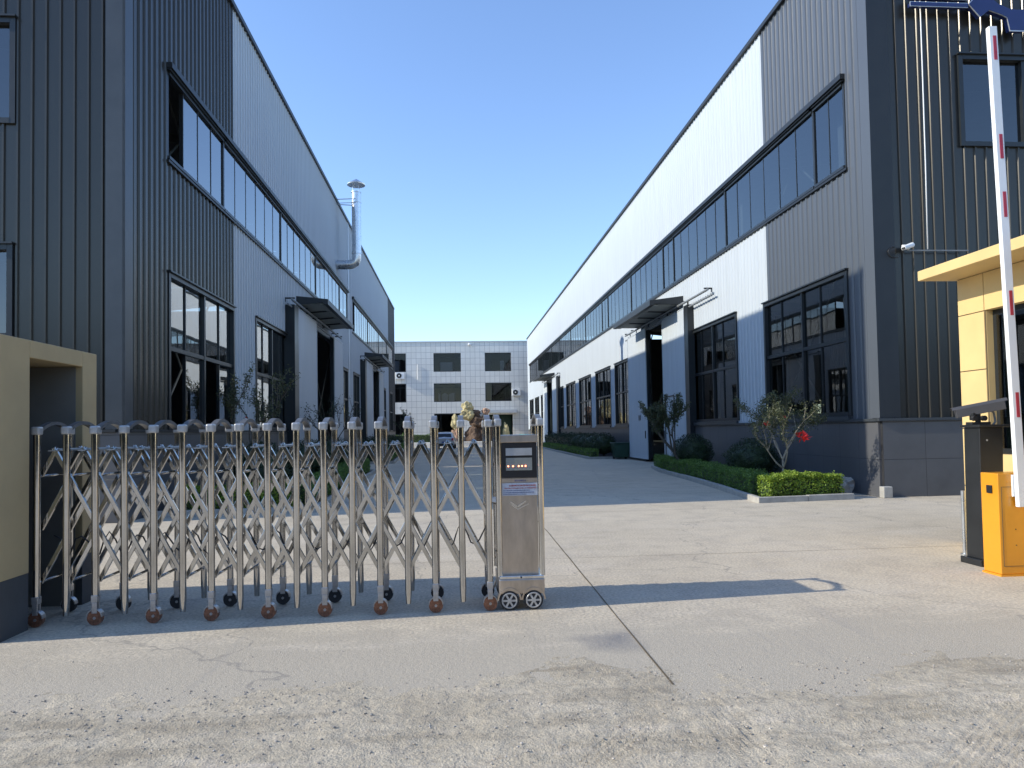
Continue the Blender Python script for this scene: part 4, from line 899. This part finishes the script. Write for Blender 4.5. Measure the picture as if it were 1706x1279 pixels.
mb = MB(); mb.obox((.46, .018, .93), (.52, .018, .885), .012, .006); mb.obox((.52, .018, .885), (.60, .018, .935), .012, .006); mb.obox((.47, .018, .905), (.525, .018, .865), .008, .006); mb.obox((.525, .018, .865), (.62, .018, .91), .008, .006); mb.build('pressed_mark', M['steel'], DC)
MB().tube([(.54, -.035, .283), (.54, -.04, .283)], .008, 10).build('lock', M['black'], DC)
for x in (.435, .645):
    for r_ in (0, 1):
        y = -.012 if r_ == 0 else D + .012
        w_ = MB().tube([(x, y - .022, .085), (x, y + .022, .085)], .083, 28).build('wheel', M['rubber'], DC, autosm=40)
        rm = MB(); s_ = -1 if r_ == 0 else 1
        for k in range(6):
            a = k * math.pi / 3; rm.obox((x + .015 * math.cos(a), y + s_ * .024, .085 + .015 * math.sin(a)), (x + .058 * math.cos(a), y + s_ * .024, .085 + .058 * math.sin(a)), .016, .006)
        ring = [(x + .062 * math.cos(k * math.pi / 12), y + s_ * .023, .085 + .062 * math.sin(k * math.pi / 12)) for k in range(25)]; rm.tube(ring, .007, 6); rm.tube([(x, y + s_ * .02, .085), (x, y + s_ * .032, .085)], .02, 12); rm.build('rim', M['cap'], w_)
        fn = MB(); fn.prism([(a_ * math.cos(t), a_ * math.sin(t)) for a_, rg in ((.106, range(13)), (.092, reversed(range(13)))) for t in [k * math.pi / 12 for k in rg]], lambda u, v, t: (x + u, t, .09 + v), y - .03, y + .03); fn.build('fender', M['steelp'], DC)
MB().tube([(.30, .03, .93), (.36, .03, .9), (.36, .03, .6), (.33, .03, .5)], .006, 5).build('cabinet_cable', M['black'], DC, smooth=True)
MB().box((.295, .01, .93), (.345, .05, .975)).build('junction_box', M['whitew'], DC, bevel=.004)

# ---------------------------------------------------------------- guard booth, barrier, plate camera (right)
BT = thing('guard_booth', 'yellow panelled guard booth with flat overhanging roof at the right edge', 'booth', (6.6, 8.8, 0))
core = MB(); core.box((.012, -4.3, 0), (.3, -3.3, 3.43)); core.box((.012, -.46, 0), (.3, -.006, 3.43)); core.box((.012, -3.3, 0), (.3, -.46, 1.16)); core.box((.012, -3.3, 2.96), (.3, -.46, 3.43)); core.box((.3, -.25, 0), (3.0, -.006, 3.43)); core.box((2.8, -4.3, 0), (3.0, -.25, 3.43)); core.box((.3, -4.3, 0), (2.8, -4.1, 3.43))
core.build('wall_core', M['joint'], BT)
pn = MB()
zs_ = [0, .74, 1.48, 2.22, 2.95, 3.43]
for z0, z1 in zip(zs_, zs_[1:]): pn.box((0, -.452, z0 + .006), (.02, -.0, z1 - .006))
for a, b in ((-1.9, -.464), (-3.3, -1.912)):
    pn.box((0, a, 2.957), (.02, b, 3.424)); pn.box((0, a, .746), (.02, b, 1.16)); pn.box((0, a, .006), (.02, b, .734))
for z0, z1 in zip(zs_, zs_[1:]): pn.box((0, -4.3, z0 + .006), (.02, -3.312, z1 - .006))
for z0, z1 in zip(zs_, zs_[1:]): pn.box((.022, -.005, z0 + .006), (3, .012, z1 - .006))
pn.box((.021, -.462, 1.162), (.16, -.4525, 2.955)); pn.box((.021, -3.3, 1.148), (.16, -.463, 1.161)); pn.box((.021, -3.3, 2.9565), (.16, -.463, 2.966))
pn.build('wall_panels', M['yellow'], BT, bevel=.003)
MB().box((-.5, -4.7, 3.431), (3.3, .06, 3.56)).build('roof', M['yellow'], BT, bevel=.006)
bw = lambda u, o, z: (-o + .06, -u, z)
wf = window(BT, bw, .47, 3.28, 1.18, 2.94, [(.62, .10), (1.85, .06)], (), name='window', gm_='glassd', fw=.05, proud=-.05)
rs = MB(); rs.tube([(.085, -1.15, 1.88), (.083, -1.15, 1.88)], .10, 24); o = rs.build('window_sticker', M['red'], BT)
mb = MB()
for k, (a, b, z) in enumerate(((-1.20, -1.10, 1.91), (-1.18, -1.12, 1.87), (-1.21, -1.09, 1.84))): mb.box((.080, a, z - .008), (.082, b, z + .008))
mb.build('sticker_lettering', M['whitew'], o)
mb = MB(); [mb.box((.083, -1.22, 1.74 - k * .035), (.085, -1.08, 1.752 - k * .035)) for k in range(2)]; mb.build('sticker_caption', M['red'], BT)

BA = thing('barrier_gate', 'orange barrier machine with raised white arm carrying red reflective bars', 'barrier', (5.44, 6.78, 0))
MB().box((0, 0, .02), (.40, .24, 1.035)).build('cabinet', M['orange'], BA, bevel=.008)
MB().box((-.01, -.01, 0), (.41, .25, .02)).build('foot', M['orange'], BA)
mb = MB(); mb.box((.03, -.003, .10), (.034, .002, .90)); mb.box((.366, -.003, .10), (.37, .002, .90)); mb.box((.034, -.003, .10), (.366, .002, .104)); mb.box((.034, -.003, .896), (.366, .002, .90)); mb.build('door_seam', M['joint'], BA)
MB().box((-.012, -.013 + .09, .83), (.001, .09 + .06, .91)).build('lock', M['black'], BA, bevel=.003)
mb = MB(); [mb.tube([(x, -.004, z), (x, .004, z)], r_, 10) for x, z, r_ in ((.105, .95, .01), (.105, .80, .01))]; mb.build('bolt', M['orange'], BA, label='orange bolt heads')
mb = MB(); [mb.tube([(x, -.003, z), (x, .004, z)], .006, 8) for x, z in ((.17, .47), (.17, .31))]; mb.build('vent_hole', M['black'], BA)
# arm: local frame; world bottom (5.60,6.72,.70) top (5.49,6.72,5.6)
A0 = Vector((5.64 - 5.44, -.05, .70)); A1 = Vector((5.525 - 5.44, -.05, 5.60))
ar = MB(); ar.obox(A0, A1, .088, .05); arm = ar.build('arm', M['armw'], BA, bevel=.006)
# the side of the arm that faces the alley carries a white edge strip, the face to the road the red bars
for z0, z1 in ((5.25, 5.50), (4.23, 4.48), (3.63, 3.89), (2.63, 2.88), (1.60, 1.85)):
    f0 = (z0 - A0.z) / (A1.z - A0.z); f1 = (z1 - A0.z) / (A1.z - A0.z); p = A0.lerp(A1, f0); q = A0.lerp(A1, f1); o_ = Vector((.008, -.0265, 0))
    b = MB(); b.obox(p + o_, q + o_, .034, .003); b.build('red_reflector', M['red'], arm)
MB().tube([(.30, -.03, .98), (.30, .001, .98)], .05, 16).build('pivot', M['blackm'], BA)
MB().box((A0.x - .06, -.02, .80), (A0.x + .08, .0, 1.02)).build('arm_clamp', M['armw'], BA, bevel=.004)

PC = thing('plate_camera', 'black number plate camera on a dark column left of the orange barrier', 'camera column', (5.70, 7.42, 0))
MB().box((-.10, -.16, 0), (.26, .16, .07)).build('base_plate', M['blackm'], PC, bevel=.006)
mb = MB(); mb.add([(-.05, -.12, .07), (.2, -.12, .07), (.24, -.12, 1.5), (-.03, -.12, 1.5), (-.05, .12, .07), (.2, .12, .07), (.24, .12, 1.5), (-.03, .12, 1.5)], [(0, 1, 2, 3), (7, 6, 5, 4), (0, 4, 5, 1), (3, 2, 6, 7), (0, 3, 7, 4), (1, 5, 6, 2)]); mb.build('column', M['blackm'], PC, bevel=.006)
MB().box((-.055, -.15, 1.5), (.30, .15, 1.53)).build('top_plate', M['blackm'], PC, bevel=.004)
def tilt(p): 
    a = R(-11); x, y, z = p; b = R(0); x2 = x * math.cos(a) + z * math.sin(a); q = R(-28); return (x2 * math.cos(q) - y * math.sin(q) + .1, x2 * math.sin(q) + y * math.cos(q), -x * math.sin(a) + z * math.cos(a) + 1.715)
hb_ = MB(); hb_.prism([(-.06, -.06), (.06, -.06), (.065, .03), (.05, .05), (-.05, .05), (-.065, .03)], lambda u, v, t: tilt((t, u, v)), -.26, .21); h = hb_.build('camera_housing', M['camh'], PC, bevel=.004)
mb = MB(); mb.prism([(-.062, .03), (-.047, .056), (.047, .056), (.062, .03), (.066, .03), (.05, .062), (-.05, .062), (-.066, .03)], lambda u, v, t: tilt((t, u, v)), -.29, .24); mb.build('sun_shield', M['camh'], h)
MB().box((-.03, -.03, 1.58), (.0, .03, 1.66)).box((.03, -.02, 1.55), (.07, .02, 1.66)).box((-.06, -.05, 1.53), (.16, .05, 1.56)).build('bracket', M['blackm'], PC, bevel=.004)
MB().tube([(-.02, -.055, 1.60), (-.02, -.02, 1.60)], .03, 12).tube([(.09, -.055, 1.60), (.09, -.02, 1.60)], .03, 12).build('fill_lamp', M['black'], PC, autosm=40)
MB().tube([(.2, .05, 1.72), (.27, .04, 1.66), (.27, .02, 1.56), (.2, 0, 1.5)], .012, 8).build('cable', M['steelc'], PC, smooth=True)
mb = MB(); mb.tube([(.05, -.124, 1.36), (.05, -.118, 1.36)], .01, 10); mb.build('indicator', M['silver'], PC)
ps = MB(); ps.tube([(5.90, 7.9, 0), (5.90, 7.9, .76)], .025, 12); ps.tube([(5.90, 7.9, 0), (5.90, 7.9, .03)], .05, 12)
tag(ps.build('sensor_post', M['galv'], autosm=40), 'thin pale post behind the plate camera column', 'post')

# wood added behind the viewpoint to block low sky light and darken reflections: never in the picture, seen only as the dark band the steel and glass reflect
rw = MB(); rr = random.Random(77)
for k in range(46):
    x = -75 + k * 3.4 + rr.uniform(-1, 1); y = -21 - rr.uniform(0, 5); hh = rr.uniform(6.5, 10)
    bm = bmesh.new(); bmesh.ops.create_icosphere(bm, subdivisions=3, radius=1)
    for v in bm.verts:
        n_ = 1 + .25 * noise.noise(v.co * 1.7 + Vector((k, 0, 0))) + .2 * noise.noise(v.co * 4 + Vector((0, k, 0))); v.co = Vector((v.co.x * 3.0 * n_ + x, v.co.y * 2.4 * n_ + y, max(0, hh * .5 + v.co.z * hh * .52 * n_)))
    rw.add([v.co for v in bm.verts], [tuple(v.index for v in f.verts) for f in bm.faces]); bm.free()
rw = tag(rw.build('added_unseen_wood', M['wood'], smooth=False), 'dark wood added unseen behind the viewpoint to darken reflections and block low sky', 'wood'); rw['kind'] = 'stuff'
